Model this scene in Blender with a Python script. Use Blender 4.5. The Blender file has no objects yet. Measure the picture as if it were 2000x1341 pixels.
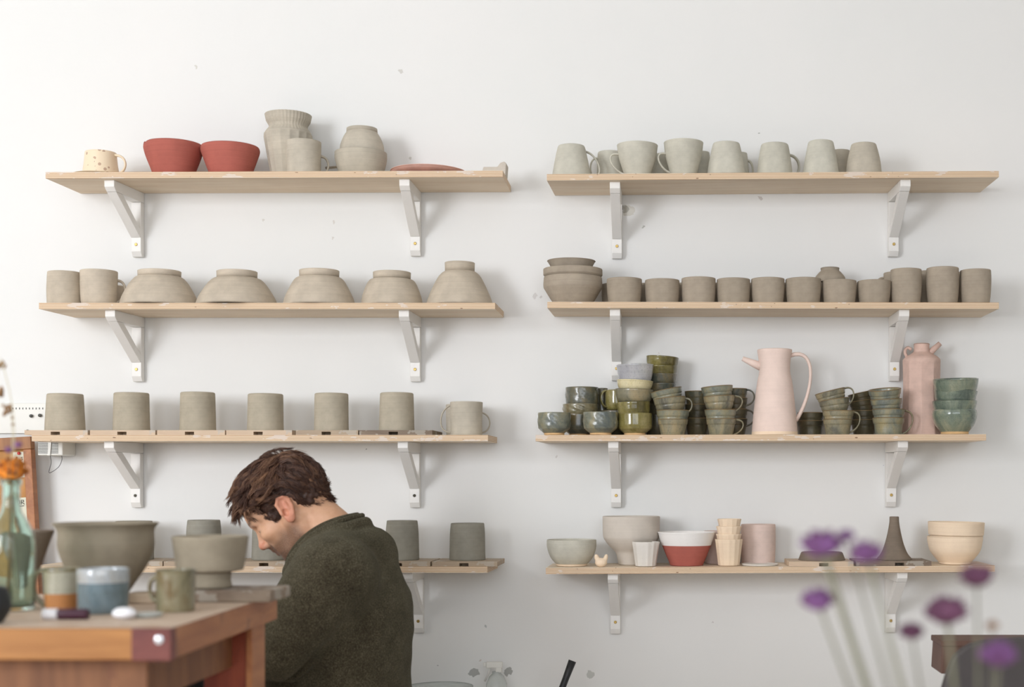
import bpy, bmesh, math, random
import numpy as np
from mathutils import Vector, Matrix, noise
random.seed(7)
F = 2780.0; CX, CY = 1310.0, 938.0; CAMY = -3.95; CAMZ = 1.1
col = bpy.context.scene.collection
R = math.radians

def P(px, py, y):
    D = y - CAMY
    return Vector(((px - CX) * D / F, y, CAMZ + (CY - py) * D / F))

# ------------------------------------------------------------------ materials
def C(r, g, b):
    f = lambda c: (c / 255 / 12.92) if c / 255 <= .04045 else ((c / 255 + .055) / 1.055) ** 2.4
    return (f(r), f(g), f(b), 1)

MATS = {}
class NT:
    def __init__(s, name):
        s.m = bpy.data.materials.new(name); s.m.use_nodes = True
        s.t = s.m.node_tree; s.b = s.t.nodes['Principled BSDF']
        MATS[name] = s.m
    def n(s, kind, **kw):
        nd = s.t.nodes.new(kind)
        for k, v in kw.items():
            if k in nd.inputs.keys(): nd.inputs[k].default_value = v
            else: setattr(nd, k, v)
        return nd
    def l(s, a, b): s.t.links.new(a, b)
    def coords(s, scale=(1, 1, 1)):
        tc = s.n('ShaderNodeTexCoord'); mp = s.n('ShaderNodeMapping')
        mp.inputs['Scale'].default_value = scale
        s.l(tc.outputs['Object'], mp.inputs['Vector']); return mp.outputs['Vector']
    def noise(s, vec, scale, detail=3, rough=.55, dist=0):
        nd = s.n('ShaderNodeTexNoise'); nd.inputs['Scale'].default_value = scale
        nd.inputs['Detail'].default_value = detail; nd.inputs['Roughness'].default_value = rough
        nd.inputs['Distortion'].default_value = dist
        s.l(vec, nd.inputs['Vector']); return nd.outputs['Fac']
    def ramp(s, fac, stops):
        r = s.n('ShaderNodeValToRGB'); e = r.color_ramp.elements
        e[0].position, e[0].color = stops[0]; e[1].position, e[1].color = stops[-1]
        for p, c in stops[1:-1]:
            k = e.new(p); k.color = c
        s.l(fac, r.inputs['Fac']); return r.outputs['Color']
    def mix(s, fac, a, b, blend='MIX'):
        m = s.n('ShaderNodeMix'); m.data_type = 'RGBA'; m.blend_type = blend
        for sock, v in ((m.inputs[0], fac), (m.inputs[6], a), (m.inputs[7], b)):
            if hasattr(v, 'is_output'): s.l(v, sock)
            else: sock.default_value = v
        return m.outputs[2]
    def math(s, op, a, b=None, c=None):
        m = s.n('ShaderNodeMath'); m.operation = op
        for i, v in enumerate((a, b, c)):
            if v is None: continue
            if hasattr(v, 'is_output'): s.l(v, m.inputs[i])
            else: m.inputs[i].default_value = v
        return m.outputs[0]
    def bump(s, h, strength=.3, dist=.002):
        b = s.n('ShaderNodeBump'); b.inputs['Strength'].default_value = strength
        b.inputs['Distance'].default_value = dist
        s.l(h, b.inputs['Height']); s.l(b.outputs['Normal'], s.b.inputs['Normal'])

def plain(name, c, rough=.6, metal=0, bump=0, bscale=200, var=.08):
    t = NT(name); v = t.coords()
    nz = t.noise(v, 14, 4)
    dark = tuple(x * (1 - var) for x in c[:3]) + (1,); light = tuple(min(1, x * (1 + var)) for x in c[:3]) + (1,)
    t.l(t.ramp(nz, [(.3, dark), (.7, light)]), t.b.inputs['Base Color'])
    t.b.inputs['Roughness'].default_value = rough; t.b.inputs['Metallic'].default_value = metal
    if bump: t.bump(t.noise(v, bscale, 3), bump, .001)
    return t.m

def clay(name, c, rough=.85, rings=.5, var=.12, tint=None):
    """unfired / bisque clay: soft mottling, fine throwing lines round the pot"""
    t = NT(name); v = t.coords(); vr = t.coords((1.5, 1.5, 130))
    oi = t.n('ShaderNodeObjectInfo')
    nz = t.noise(v, 22, 4, .6); rg = t.noise(vr, 2.2, 3, .6)
    d = tuple(x * (1 - var) for x in c[:3]) + (1,); l = tuple(min(1, x * (1 + var)) for x in c[:3]) + (1,)
    base = t.ramp(nz, [(.3, d), (.7, l)])
    rc = t.ramp(rg, [(.3, (.82, .81, .80, 1)), (.65, (1, 1, 1, 1))])
    base = t.mix(rings, base, t.mix(1.0, base, rc, 'MULTIPLY'))
    ob = t.ramp(oi.outputs['Random'], [(0, (.92, .92, .91, 1)), (1, (1, 1, 1, 1))])
    base = t.mix(1.0, base, ob, 'MULTIPLY')
    spk = t.noise(v, 420, 2, .5)
    base = t.mix(t.math('MULTIPLY', t.math('GREATER_THAN', spk, .68), .10), base, (.1, .085, .07, 1))
    t.l(base, t.b.inputs['Base Color'])
    t.b.inputs['Roughness'].default_value = rough
    t.b.inputs['Specular IOR Level'].default_value = .25
    h = t.math('ADD', t.math('MULTIPLY', rg, .8), t.math('MULTIPLY', t.noise(v, 300, 3), .35))
    t.bump(h, .35, .0012)
    return t.m

def glaze(name, c1, c2, c3, rough=.22, scale=26, streak=1.0):
    t = NT(name); v = t.coords((1, 1, .55 * streak)); oi = t.n('ShaderNodeObjectInfo')
    va = t.n('ShaderNodeVectorMath'); va.operation = 'ADD'
    t.l(v, va.inputs[0]); sc = t.n('ShaderNodeVectorMath'); sc.operation = 'SCALE'
    sc.inputs[0].default_value = (3, 5, 7); t.l(oi.outputs['Random'], sc.inputs['Scale']); t.l(sc.outputs[0], va.inputs[1])
    nz = t.noise(va.outputs[0], scale, 5, .62, .6)
    base = t.ramp(nz, [(.34, c1), (.5, c2), (.66, c3)])
    spk = t.noise(va.outputs[0], 380, 3, .6)
    base = t.mix(t.math('MULTIPLY', t.math('GREATER_THAN', spk, .6), .3), base, tuple(x * .5 for x in c1[:3]) + (1,))
    rg = t.noise(t.coords((1.5, 1.5, 110)), 2.0, 2)
    base = t.mix(.5, base, t.mix(1.0, base, t.ramp(rg, [(.35, (.75, .77, .72, 1)), (.65, (1, 1, 1, 1))]), 'MULTIPLY'))
    t.l(base, t.b.inputs['Base Color'])
    t.b.inputs['Roughness'].default_value = rough
    t.b.inputs['Coat Weight'].default_value = .5; t.b.inputs['Coat Roughness'].default_value = .12
    t.bump(t.math('ADD', t.math('MULTIPLY', rg, .6), nz), .25, .0012)
    return t.m

def wood(name, c1, c2, rough=.55, scale=(1.2, 14, 14), axis_noise=3, bump=.15, spots=None):
    t = NT(name); v = t.coords(scale)
    nz = t.noise(v, axis_noise, 5, .6, .8); n2 = t.noise(t.coords(), 5, 3)
    base = t.ramp(nz, [(.32, c1), (.68, c2)])
    base = t.mix(.5, base, t.mix(1.0, base, t.ramp(n2, [(.3, (.8, .78, .76, 1)), (.7, (1, 1, 1, 1))]), 'MULTIPLY'))
    if spots:
        sp = t.noise(t.coords(), spots[0], 4, .6)
        base = t.mix(t.math('MULTIPLY', t.math('GREATER_THAN', sp, spots[1]), .7), base, spots[2])
    t.l(base, t.b.inputs['Base Color']); t.b.inputs['Roughness'].default_value = rough
    t.bump(nz, bump, .001); return t.m

def ply_edge(name):
    """plywood edge: thin lengthwise veneers"""
    t = NT(name); tc = t.n('ShaderNodeTexCoord'); sp = t.n('ShaderNodeSeparateXYZ')
    t.l(tc.outputs['Object'], sp.inputs[0])
    oi = t.n('ShaderNodeObjectInfo'); sh_ = t.math('MULTIPLY', oi.outputs['Random'], 9.0)
    def oc(scale):
        cb = t.n('ShaderNodeCombineXYZ'); t.l(sh_, cb.inputs[0]); ad = t.n('ShaderNodeVectorMath'); ad.operation = 'ADD'
        t.l(t.coords(scale), ad.inputs[0]); t.l(cb.outputs[0], ad.inputs[1]); return ad.outputs[0]
    z = t.math('MULTIPLY', sp.outputs['Z'], 2 * math.pi / .0040)
    wob = t.math('MULTIPLY', t.noise(oc((1, 1, 1)), 9, 3), 2.2)
    sn = t.math('SINE', t.math('ADD', z, wob))
    fac = t.math('MULTIPLY_ADD', sn, .5, .5)
    base = t.ramp(fac, [(.0, C(190, 150, 112)), (.22, C(206, 172, 136)), (.5, C(224, 200, 170)), (1, C(232, 212, 186))])
    pl = t.noise(oc((1, 1, 3)), 13, 4, .65)
    base = t.mix(t.math('MULTIPLY', t.math('GREATER_THAN', pl, .6), .75), base, C(226, 212, 200))
    kn = t.noise(oc((1.6, 1, 5)), 34, 1, .4)
    base = t.mix(t.math('MULTIPLY', t.math('GREATER_THAN', kn, .77), .8), base, C(120, 84, 58))
    t.l(base, t.b.inputs['Base Color']); t.b.inputs['Roughness'].default_value = .7
    t.bump(fac, .15, .0006); return t.m

clay('clay_grey', C(199, 190, 174)); clay('clay_sand', C(206, 193, 175)); clay('clay_pale', C(208, 204, 190), rings=.3)
clay('clay_brown', C(175, 162, 145)); clay('clay_wet', C(154, 150, 138), rough=.7); clay('clay_olive', C(186, 176, 157))
clay('clay_dark', C(138, 124, 110)); clay('clay_red', C(186, 106, 94), var=.08); clay('clay_pinkred', C(228, 182, 168), rings=.2); clay('clay_pink', C(224, 192, 178), rings=.2)
clay('clay_blush', C(240, 217, 205), rings=.2, var=.05); clay('clay_cream', C(240, 222, 196), rings=.15, var=.05)
clay('clay_peach', C(252, 227, 199), rings=.2, var=.05); clay('clay_white', C(238, 232, 224), rings=.1, var=.03)
clay('clay_stone', C(216, 206, 194), rings=.2, var=.05); clay('clay_bowl', C(160, 149, 130), rough=.75, rings=.25)
clay('slip_white', C(250, 246, 242), rings=.05, var=.02); clay('clay_tan', C(226, 186, 136), rings=.1)
clay('clay_mauve', C(232, 208, 197), rings=.3, var=.08)
glaze('glaze_sage', C(98, 96, 84), C(142, 136, 112), C(166, 150, 116), rough=.3)
glaze('glaze_teal', C(98, 106, 102), C(136, 136, 118), C(160, 148, 112), rough=.3)
glaze('glaze_celadon', C(88, 100, 92), C(122, 134, 118), C(156, 158, 134), rough=.16, scale=18)
glaze('glaze_olive', C(92, 84, 48), C(134, 124, 70), C(164, 152, 104), rough=.12, scale=18)
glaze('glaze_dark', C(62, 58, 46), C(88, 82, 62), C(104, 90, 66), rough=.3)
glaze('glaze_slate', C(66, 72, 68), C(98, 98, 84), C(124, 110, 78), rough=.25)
glaze('glaze_lavender', C(160, 160, 168), C(180, 179, 184), C(200, 198, 196), rough=.12, scale=12)
glaze('glaze_cream', C(206, 190, 142), C(224, 210, 166), C(234, 222, 184), rough=.15, scale=14)
glaze('glaze_moss', C(104, 98, 72), C(142, 134, 106), C(118, 98, 62), rough=.3)
glaze('glaze_blue', C(96, 116, 126), C(120, 138, 146), C(94, 106, 110), rough=.2, scale=10)
glaze('glaze_chalk', C(160, 154, 134), C(184, 180, 162), C(150, 142, 112), rough=.3, scale=14)
glaze('glaze_rim', C(160, 170, 178), C(186, 192, 198), C(176, 170, 160), rough=.1, scale=10)
plain('rim_brown', C(126, 104, 70), .35); plain('terracotta', C(172, 116, 66), .7)
wood('ply_face', C(232, 210, 182), C(245, 229, 206), .65, (1.0, 16, 16))
ply_edge('ply_edge')
wood('bat_wood', C(206, 178, 150), C(226, 206, 182), .7, (1, 10, 10), spots=(20, .63, C(196, 186, 174)))
wood('bat_worn', C(170, 150, 130), C(196, 176, 150), .75, (1, 10, 10), spots=(24, .55, C(190, 180, 166)))
wood('bat_clay', C(120, 102, 88), C(156, 140, 122), .8, (2, 10, 10), spots=(24, .55, C(176, 168, 156)))
plain('bracket_white', C(243, 240, 235), .5, bump=.08, var=.02)
plain('bracket_pad', C(240, 238, 232), .45, var=.02)
plain('brass', C(190, 160, 96), .35, 1.0)
plain('screw_dark', C(70, 66, 56), .4, .8)
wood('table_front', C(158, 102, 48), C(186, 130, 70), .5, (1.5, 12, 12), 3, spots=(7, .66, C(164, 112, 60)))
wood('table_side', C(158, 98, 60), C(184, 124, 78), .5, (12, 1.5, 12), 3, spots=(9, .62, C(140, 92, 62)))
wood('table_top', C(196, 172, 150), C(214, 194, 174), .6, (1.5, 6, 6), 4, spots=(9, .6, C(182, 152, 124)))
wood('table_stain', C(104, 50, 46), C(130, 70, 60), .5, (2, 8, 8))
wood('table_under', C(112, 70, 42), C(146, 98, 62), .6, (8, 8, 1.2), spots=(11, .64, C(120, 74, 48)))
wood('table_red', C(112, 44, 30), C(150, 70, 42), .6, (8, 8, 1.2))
wood('frame_wood', C(136, 88, 50), C(170, 116, 68), .5, (10, 10, 1.2))
plain('cork', C(186, 136, 84), .9, bump=.5, bscale=300, var=.2)
plain('paper', C(222, 220, 200), .8, var=.02); plain('ink', C(30, 30, 30), .7)
plain('pin_red', C(220, 60, 60), .3); plain('plastic_white', C(228, 226, 218), .4, var=.02)
plain('vent_gap', C(96, 96, 92), .7); plain('wire', C(60, 60, 62), .5)
plain('black_rubber', C(34, 36, 38), .45, bump=.2); plain('charcoal', C(70, 64, 63), .6)
plain('bin_brown', C(98, 70, 58), .6); plain('edge_light', C(190, 184, 178), .5)
plain('pen_purple', C(64, 24, 44), .4); plain('chrome', C(220, 222, 226), .2, .6)
plain('white_gloss', C(240, 240, 244), .25, var=.02)
plain('petal_purple', C(124, 82, 132), .7, var=.3); plain('petal_plum', C(100, 60, 84), .7, var=.3)
plain('stem_green', C(120, 118, 96), .7, var=.2); plain('petal_orange', C(210, 128, 40), .8, var=.4)
plain('petal_rust', C(150, 82, 34), .8, var=.3)
plain('dry_brown', C(156, 120, 84), .8, var=.3); plain('dry_straw', C(206, 196, 164), .8, var=.2)
plain('denim', C(44, 48, 60), .85, bump=.3); plain('stool_wood', C(150, 110, 74), .6)
plain('floor_mat', C(212, 202, 192), .7, var=.1)
plain('window_frame', C(235, 235, 232), .5)

t = NT('glass_bottle'); t.b.inputs['Base Color'].default_value = C(222, 240, 232)
t.b.inputs['Transmission Weight'].default_value = 1; t.b.inputs['Roughness'].default_value = .03; t.b.inputs['IOR'].default_value = 1.4
t.bump(t.noise(t.coords(), 30, 2), .15, .003)
t = NT('clear_plastic'); t.b.inputs['Base Color'].default_value = C(236, 240, 236)
t.b.inputs['Transmission Weight'].default_value = .6; t.b.inputs['Roughness'].default_value = .25; t.b.inputs['IOR'].default_value = 1.35

# speckled mug
t = NT('speckled_cream'); v = t.coords()
vo = t.n('ShaderNodeTexVoronoi'); vo.inputs['Scale'].default_value = 62; t.l(v, vo.inputs['Vector'])
sp = t.math('LESS_THAN', vo.outputs['Distance'], .26)
gate = t.math('GREATER_THAN', t.noise(v, 34, 1), .5)
t.l(t.mix(t.math('MULTIPLY', t.math('MULTIPLY', sp, gate), .75), C(242, 222, 192), C(178, 140, 116)), t.b.inputs['Base Color'])
t.b.inputs['Roughness'].default_value = .45

# cast wall with small filled holes and stains that belong to it
def wall_mat():
    t = NT('plaster_wall'); tc = t.n('ShaderNodeTexCoord'); v = t.coords()
    big = t.noise(v, 1.3, 3); fine = t.noise(v, 90, 4, .6); med = t.noise(v, 12, 4)
    base = t.ramp(big, [(.3, C(234, 234, 231)), (.7, C(239, 237, 234))])
    wobv = t.n('ShaderNodeTexNoise'); wobv.inputs['Scale'].default_value = 70; wobv.inputs['Detail'].default_value = 3
    t.l(tc.outputs['Object'], wobv.inputs['Vector'])
    sub = t.n('ShaderNodeVectorMath'); sub.operation = 'SUBTRACT'; t.l(wobv.outputs['Color'], sub.inputs[0]); sub.inputs[1].default_value = (.5, .5, .5)
    scl = t.n('ShaderNodeVectorMath'); scl.operation = 'SCALE'; t.l(sub.outputs[0], scl.inputs[0]); scl.inputs['Scale'].default_value = .022
    add = t.n('ShaderNodeVectorMath'); add.operation = 'ADD'; t.l(tc.outputs['Object'], add.inputs[0]); t.l(scl.outputs[0], add.inputs[1])
    spots = [(383, 131, 4, C(200, 196, 184)), (783, 139, 5, C(196, 192, 182)), (801, 308, 4, C(186, 182, 170)),
             (512, 430, 3, C(206, 200, 190)), (650, 433, 4, C(206, 198, 190)), (651, 466, 3, C(206, 198, 190)),
             (1485, 388, 5, C(186, 176, 170)), (1229, 412, 13, C(206, 200, 184)), (1221, 408, 8, C(150, 146, 134)),
             (1256, 443, 3, C(150, 150, 140)), (1045, 577, 5, C(206, 200, 196)), (1056, 580, 4, C(196, 188, 184)),
             (1088, 891, 3, C(200, 196, 190)), (1484, 261, 2, C(120, 120, 110)), (1286, 688, 2, C(200, 190, 186)),
             (926, 1312, 11, C(122, 122, 116)), (992, 1312, 10, C(118, 118, 110)), (938, 1290, 3, C(196, 180, 166)),
             (1153, 1317, 10, C(170, 172, 164)), (1727, 907, 2, C(140, 140, 170)), (715, 876, 2, C(70, 60, 60)),
             (855, 1301, 2, C(150, 150, 150)), (949, 1223, 3, C(150, 156, 150)), (1392, 1214, 2, C(140, 110, 110))]
    for px, py, r, c in spots:
        p = P(px, py, 0)
        d = t.n('ShaderNodeVectorMath'); d.operation = 'DISTANCE'
        t.l(add.outputs[0], d.inputs[0]); d.inputs[1].default_value = (p.x, 0, p.z)
        # the noise offset has a y part as well: generous radius
        base = t.mix(t.math('MULTIPLY', t.math('LESS_THAN', d.outputs['Value'], r * .00125), .6), base, c)
    t.l(base, t.b.inputs['Base Color']); t.b.inputs['Roughness'].default_value = .75
    t.bump(t.math('ADD', t.math('MULTIPLY', fine, .25), med), .12, .004)
wall_mat()
plain('paint_room', C(196, 192, 184), .8, var=.02); plain('paint_white', C(235, 233, 229), .8, var=.02)

# ------------------------------------------------------------------ mesh helpers
def mesh_obj(name, verts, faces, mat, parent=None, smooth=True, mats=None, fm=None):
    me = bpy.data.meshes.new(name); me.from_pydata([tuple(v) for v in verts], [], faces); me.update()
    for m in (mats or [mat]): me.materials.append(MATS[m] if isinstance(m, str) else m)
    if fm: me.polygons.foreach_set('material_index', fm)
    me.polygons.foreach_set('use_smooth', [smooth] * len(me.polygons))
    bm = bmesh.new(); bm.from_mesh(me); bmesh.ops.recalc_face_normals(bm, faces=bm.faces); bm.to_mesh(me); bm.free()
    o = bpy.data.objects.new(name, me); col.objects.link(o)
    if parent: o.parent = parent
    return o

def tag(o, label=None, cat=None, group=None, kind=None):
    if label: o['label'] = label
    if cat: o['category'] = cat
    if group: o['group'] = group
    if kind: o['kind'] = kind
    return o

def empty(name, loc, label, cat, group=None):
    o = bpy.data.objects.new(name, None); col.objects.link(o); o.location = loc; o.empty_display_size = .05
    return tag(o, label, cat, group)

class MB:
    """collects shapes into one mesh"""
    def __init__(s): s.v = []; s.f = []; s.m = []
    def add(s, verts, faces, mi=0):
        b = len(s.v); s.v += [tuple(x) for x in verts]; s.f += [tuple(i + b for i in f) for f in faces]; s.m += [mi] * len(faces); return s
    def box(s, a, b, mi=0, M=None):
        x0, y0, z0 = a; x1, y1, z1 = b
        vs = [Vector(p) for p in ((x0, y0, z0), (x1, y0, z0), (x1, y1, z0), (x0, y1, z0), (x0, y0, z1), (x1, y0, z1), (x1, y1, z1), (x0, y1, z1))]
        if M: vs = [M @ p for p in vs]
        return s.add(vs, [(0, 3, 2, 1), (4, 5, 6, 7), (0, 1, 5, 4), (1, 2, 6, 5), (2, 3, 7, 6), (3, 0, 4, 7)], mi)
    def tube(s, pts, rad, n=8, mi=0, flat=None, cap=True):
        """pts list of Vectors; rad number or list; flat=(axis Vector, factor) makes a strap"""
        pts = [Vector(p) for p in pts]; k = len(pts); rings = []
        prev = None
        for i, p in enumerate(pts):
            t = (pts[min(i + 1, k - 1)] - pts[max(i - 1, 0)]).normalized()
            if flat: a = (flat[0] - t * flat[0].dot(t)).normalized()
            else:
                if prev is None: a = t.orthogonal().normalized()
                else: a = (prev - t * prev.dot(t)).normalized()
                prev = a
            b = t.cross(a); r = rad[i] if hasattr(rad, '__len__') else rad
            fa = flat[1] if flat else 1
            rings.append([p + a * (math.cos(2 * math.pi * j / n) * r * fa) + b * (math.sin(2 * math.pi * j / n) * r) for j in range(n)])
        base = [v for ring in rings for v in ring]; fs = []
        for i in range(k - 1):
            for j in range(n):
                fs.append((i * n + j, i * n + (j + 1) % n, (i + 1) * n + (j + 1) % n, (i + 1) * n + j))
        if cap: fs += [tuple(reversed(range(n))), tuple((k - 1) * n + j for j in range(n))]
        return s.add(base, fs, mi)
    def ell(s, c, r, n=10, m=7, mi=0, M=None, nz=0):
        vs = []; fs = []
        for i in range(m + 1):
            th = math.pi * i / m
            for j in range(n):
                ph = 2 * math.pi * j / n; k = 1 + (random.uniform(-nz, nz) if nz else 0)
                p = Vector((math.sin(th) * math.cos(ph) * r[0] * k, math.sin(th) * math.sin(ph) * r[1] * k, math.cos(th) * r[2] * k))
                if M: p = M @ p
                vs.append(p + Vector(c))
        for i in range(m):
            for j in range(n): fs.append((i * n + j, i * n + (j + 1) % n, (i + 1) * n + (j + 1) % n, (i + 1) * n + j))
        return s.add(vs, fs, mi)
    def prism(s, outline, axis, a, b, mi=0):
        """outline 2d points extruded along axis 'x','y','z' from a to b"""
        def mk(p, w):
            return {'x': (w, p[0], p[1]), 'y': (p[0], w, p[1]), 'z': (p[0], p[1], w)}[axis]
        n = len(outline); vs = [mk(p, a) for p in outline] + [mk(p, b) for p in outline]
        fs = [tuple(reversed(range(n))), tuple(range(n, 2 * n))] + [(i, (i + 1) % n, n + (i + 1) % n, n + i) for i in range(n)]
        return s.add(vs, fs, mi)
    def build(s, name, mats, parent=None, smooth=False, bevel=0, loc=None):
        if isinstance(mats, str): mats = [mats]
        o = mesh_obj(name, s.v, s.f, None, parent, smooth, mats=mats, fm=s.m)
        if loc is not None: o.location = loc
        if bevel:
            md = o.modifiers.new('bevel', 'BEVEL'); md.width = bevel; md.segments = 2; md.limit_method = 'ANGLE'
        return o

def crm(pts, n):
    """Catmull-Rom resample of 2d/3d points"""
    pts = [Vector(p) for p in pts]; out = []
    q = [pts[0] * 2 - pts[1]] + pts + [pts[-1] * 2 - pts[-2]]
    for i in range(len(pts) - 1):
        a, b, c, d = q[i:i + 4]
        for k in range(n):
            t = k / n
            out.append(.5 * ((2 * b) + (c - a) * t + (2 * a - 5 * b + 4 * c - d) * t * t + (3 * b - a - 3 * c + d) * t ** 3))
    out.append(pts[-1]); return out

def lathe(pts, n=48, mod=None):
    vs = []; fs = []; idx = []
    for (r, z) in pts:
        if r < 1e-6: idx.append([len(vs)]); vs.append((0, 0, z)); continue
        row = []
        for j in range(n):
            a = 2 * math.pi * j / n; k, dz = mod(a, z) if mod else (1, 0)
            row.append(len(vs)); vs.append((r * k * math.cos(a), r * k * math.sin(a), z + dz))
        idx.append(row)
    for A, B in zip(idx, idx[1:]):
        for j in range(n):
            if len(A) == 1 and len(B) == 1: break
            if len(A) == 1: fs.append((A[0], B[j], B[(j + 1) % n]))
            elif len(B) == 1: fs.append((A[j], A[(j + 1) % n], B[0]))
            else: fs.append((A[j], A[(j + 1) % n], B[(j + 1) % n], B[j]))
    return vs, fs

# ------------------------------------------------------------------ shelves
YF = -.2; DF = YF - CAMY
SH = {  # name: (x_left, ytop_left, x_right, ytop_right, back_x_left, back_x_right)
    'L1': (89, 336, 982, 333, 158, 998), 'L2': (76, 591, 967, 591, 147, 984), 'L3': (62, 849, 953, 849, 128, 971),
    'L4': (60, 1105, 952, 1106, 126, 972), 'R1': (1068, 340, 1951, 333.5, 1084, 1914), 'R2': (1069, 589, 1951, 590.5, 1083, 1916),
    'R3': (1046, 849, 1926, 847.5, 1064, 1893), 'R4': (1066, 1108.5, 1943, 1104, 1080, 1909)}
TH = .0165
SHD = {}
for k, (xl, yl, xr, yr, bl, br) in SH.items():
    a = P(xl, yl, YF); b = P(xr, yr, YF)
    SHD[k] = (a.x, a.z, b.x, b.z)
def sz(k, x):
    xa, za, xb, zb = SHD[k]; return za + (zb - za) * (x - xa) / (xb - xa)
shelf_words = {'L1': 'top shelf of the left bank, holding red bowls and a tall faceted vase', 'L2': 'second shelf of the left bank, under upturned bowls',
 'L3': 'third shelf of the left bank, under upturned cylinders on bats', 'L4': 'lowest shelf of the left bank, passing behind the seated man',
 'R1': 'top shelf of the right bank, under a single row of pale mugs', 'R2': 'second shelf of the right bank, under the crowded brown cups',
 'R3': 'third shelf of the right bank, under green glazed stacks and a pitcher', 'R4': 'lowest shelf of the right bank, with the red and white bowl'}
for k, (xl, yl, xr, yr, bl, br) in SH.items():
    xa, za, xb, zb = SHD[k]; Xl = (bl - CX) * (0 - CAMY) / F; Xr = (br - CX) * (0 - CAMY) / F
    ym = (0 - .001)
    o = Vector(((xa + xb) / 2, 0, (za + zb) / 2))
    vt = [(xa, YF, za), (xb, YF, zb), (Xr, ym, zb), (Xl, ym, za)]
    vs = [Vector(p) - o for p in vt] + [Vector((p[0], p[1], p[2] - TH)) - o for p in vt]
    mb = MB(); mb.add(vs, [(0, 1, 2, 3), (7, 6, 5, 4)], 0); mb.add(vs, [(4, 5, 1, 0), (5, 6, 2, 1), (7, 4, 0, 3), (6, 7, 3, 2)], 1)
    ob = mb.build('wall_shelf', ['ply_face', 'ply_edge'], loc=o)
    bm = bmesh.new(); bm.from_mesh(ob.data); bmesh.ops.remove_doubles(bm, verts=bm.verts, dist=1e-5); bm.to_mesh(ob.data); bm.free()
    tag(ob, 'plywood ' + shelf_words[k], 'shelf', 'plywood wall shelves')

# brackets: arm, post, slanted brace, screw
def bracket(post_px, arm_px, k, word, top_py=None):
    X = (post_px - CX) * (3.93) / F; z = sz(k, X) - TH
    Lr = .176; Xa = (arm_px - CX) * (3.95 - Lr) / F
    yaw = math.atan2(Xa - X, Lr - .02)
    root = empty('shelf_bracket', (X, -.001, z), 'white triangular wooden bracket ' + word, 'bracket', 'white shelf brackets')
    root.rotation_euler = (0, 0, yaw)
    w = .0137
    a = MB().prism([(0, 0), (-Lr, 0), (-Lr, -.017), (-Lr + .013, -.028), (0, -.028)], 'x', -w, w)
    a.build('arm', 'bracket_white', root, bevel=.0012)
    p = MB().prism([(0, -.0285), (-.021, -.0285), (-.021, -.164), (-.013, -.178), (0, -.178)], 'x', -w, w)
    p.build('post', 'bracket_white', root, bevel=.0012)
    b = MB().prism([(-Lr + .013, -.0285), (-.125, -.0285), (-.0215, -.104), (-.0215, -.126), (-.024, -.126)], 'x', -w * .96, w * .96)
    b.build('brace', 'bracket_white', root, bevel=.001)
    s = MB(); vs, fs = lathe([(0, 0), (.0042, 0), (.0042, .0012), (.0030, .0018), (.0012, .0010), (0, .0010)], 14)
    Mx = Matrix.Rotation(R(90), 3, 'X')
    s.add([Mx @ Vector(v) + Vector((0, -.0212, -.145)) for v in vs], fs)
    s.build('screw', 'brass' if k != 'L3' else 'screw_dark', root, smooth=True)
for args in [(267.5, 214.5, 'L1', 'left of the two under the shelf with red bowls'), (811, 790, 'L1', 'right of the two under the shelf with red bowls'),
             (268, 216, 'L2', 'left of the two under the upturned bowls'), (811, 789, 'L2', 'right of the two under the upturned bowls'),
             (266, 214, 'L3', 'above the big grey bowl, left under the row of upturned cylinders'), (810, 787, 'L3', 'right of the man\'s head, under the shelf of upturned cylinders'),
             (817, 796, 'L4', 'half hidden by the man\'s back'), (1205, 1201, 'R1', 'left of the two under the pale mugs, beside a wall stain'),
             (1745, 1768, 'R1', 'right of the two under the shelf of pale mugs'), (1204, 1201, 'R2', 'left under the brown cups, foot hidden by the lavender bowl'),
             (1747, 1766, 'R2', 'right under the brown cups, beside the pink jug'), (1203.5, 1198, 'R3', 'left of the two under the green glazed stacks'),
             (1740, 1763, 'R3', 'right of the two under the green glazed stacks'), (1202, 1197, 'R4', 'left of the two under the lowest right shelf'),
             (1739, 1762, 'R4', 'right under the lowest right shelf, seen through purple flowers')]:
    bracket(*args)

# bats
BAT = .0125
def bat(k, x0, x1, slot, mat, word, d0=-.197, depth=.165, group='wooden bats on the shelf'):
    D = d0 - CAMY; X0 = (x0 + .8 - CX) * D / F; X1 = (x1 - .8 - CX) * D / F; xc = (X0 + X1) / 2; z = sz(k, xc)
    hw = (X1 - X0) / 2; sx0 = (slot - 9 - CX) * D / F - xc; sx1 = (slot + 9 - CX) * D / F - xc
    mb = MB(); c = .004
    top = [(-hw, 0), (hw, 0), (hw, depth), (-hw, depth)]
    mb.box((-hw, 0, .0085), (hw, depth, BAT))
    mb.box((-hw, 0, 0), (sx0, depth, .0085)); mb.box((sx1, 0, 0), (hw, depth, .0085)); mb.box((sx0, .04, 0), (sx1, depth, .0085))
    o = mb.build('bat', mat, loc=(xc, d0, z + .0002)); tag(o, word, 'bat', group); return z + BAT
bw = 'slotted plywood bat on the third left shelf under the '
for x0, x1, s, m, w in [(47, 172, 108, 'bat_wood', bw + 'leftmost upturned cylinder'), (175, 304, 238, 'bat_wood', bw + 'second cylinder from the left'),
        (306, 440, 370, 'bat_wood', bw + 'third cylinder from the left'), (441, 571, 504, 'bat_wood', bw + 'fourth cylinder, above the man\'s fringe'),
        (577, 700, 637, 'bat_worn', bw + 'fifth cylinder, above the man\'s crown'), (701, 845, 768, 'bat_clay', 'clay-smeared bat under the last upturned cylinder, right end of the row')]:
    bat('L3', x0, x1, s, m, w)
bw = 'grey slotted bat on the lowest left shelf '
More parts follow.
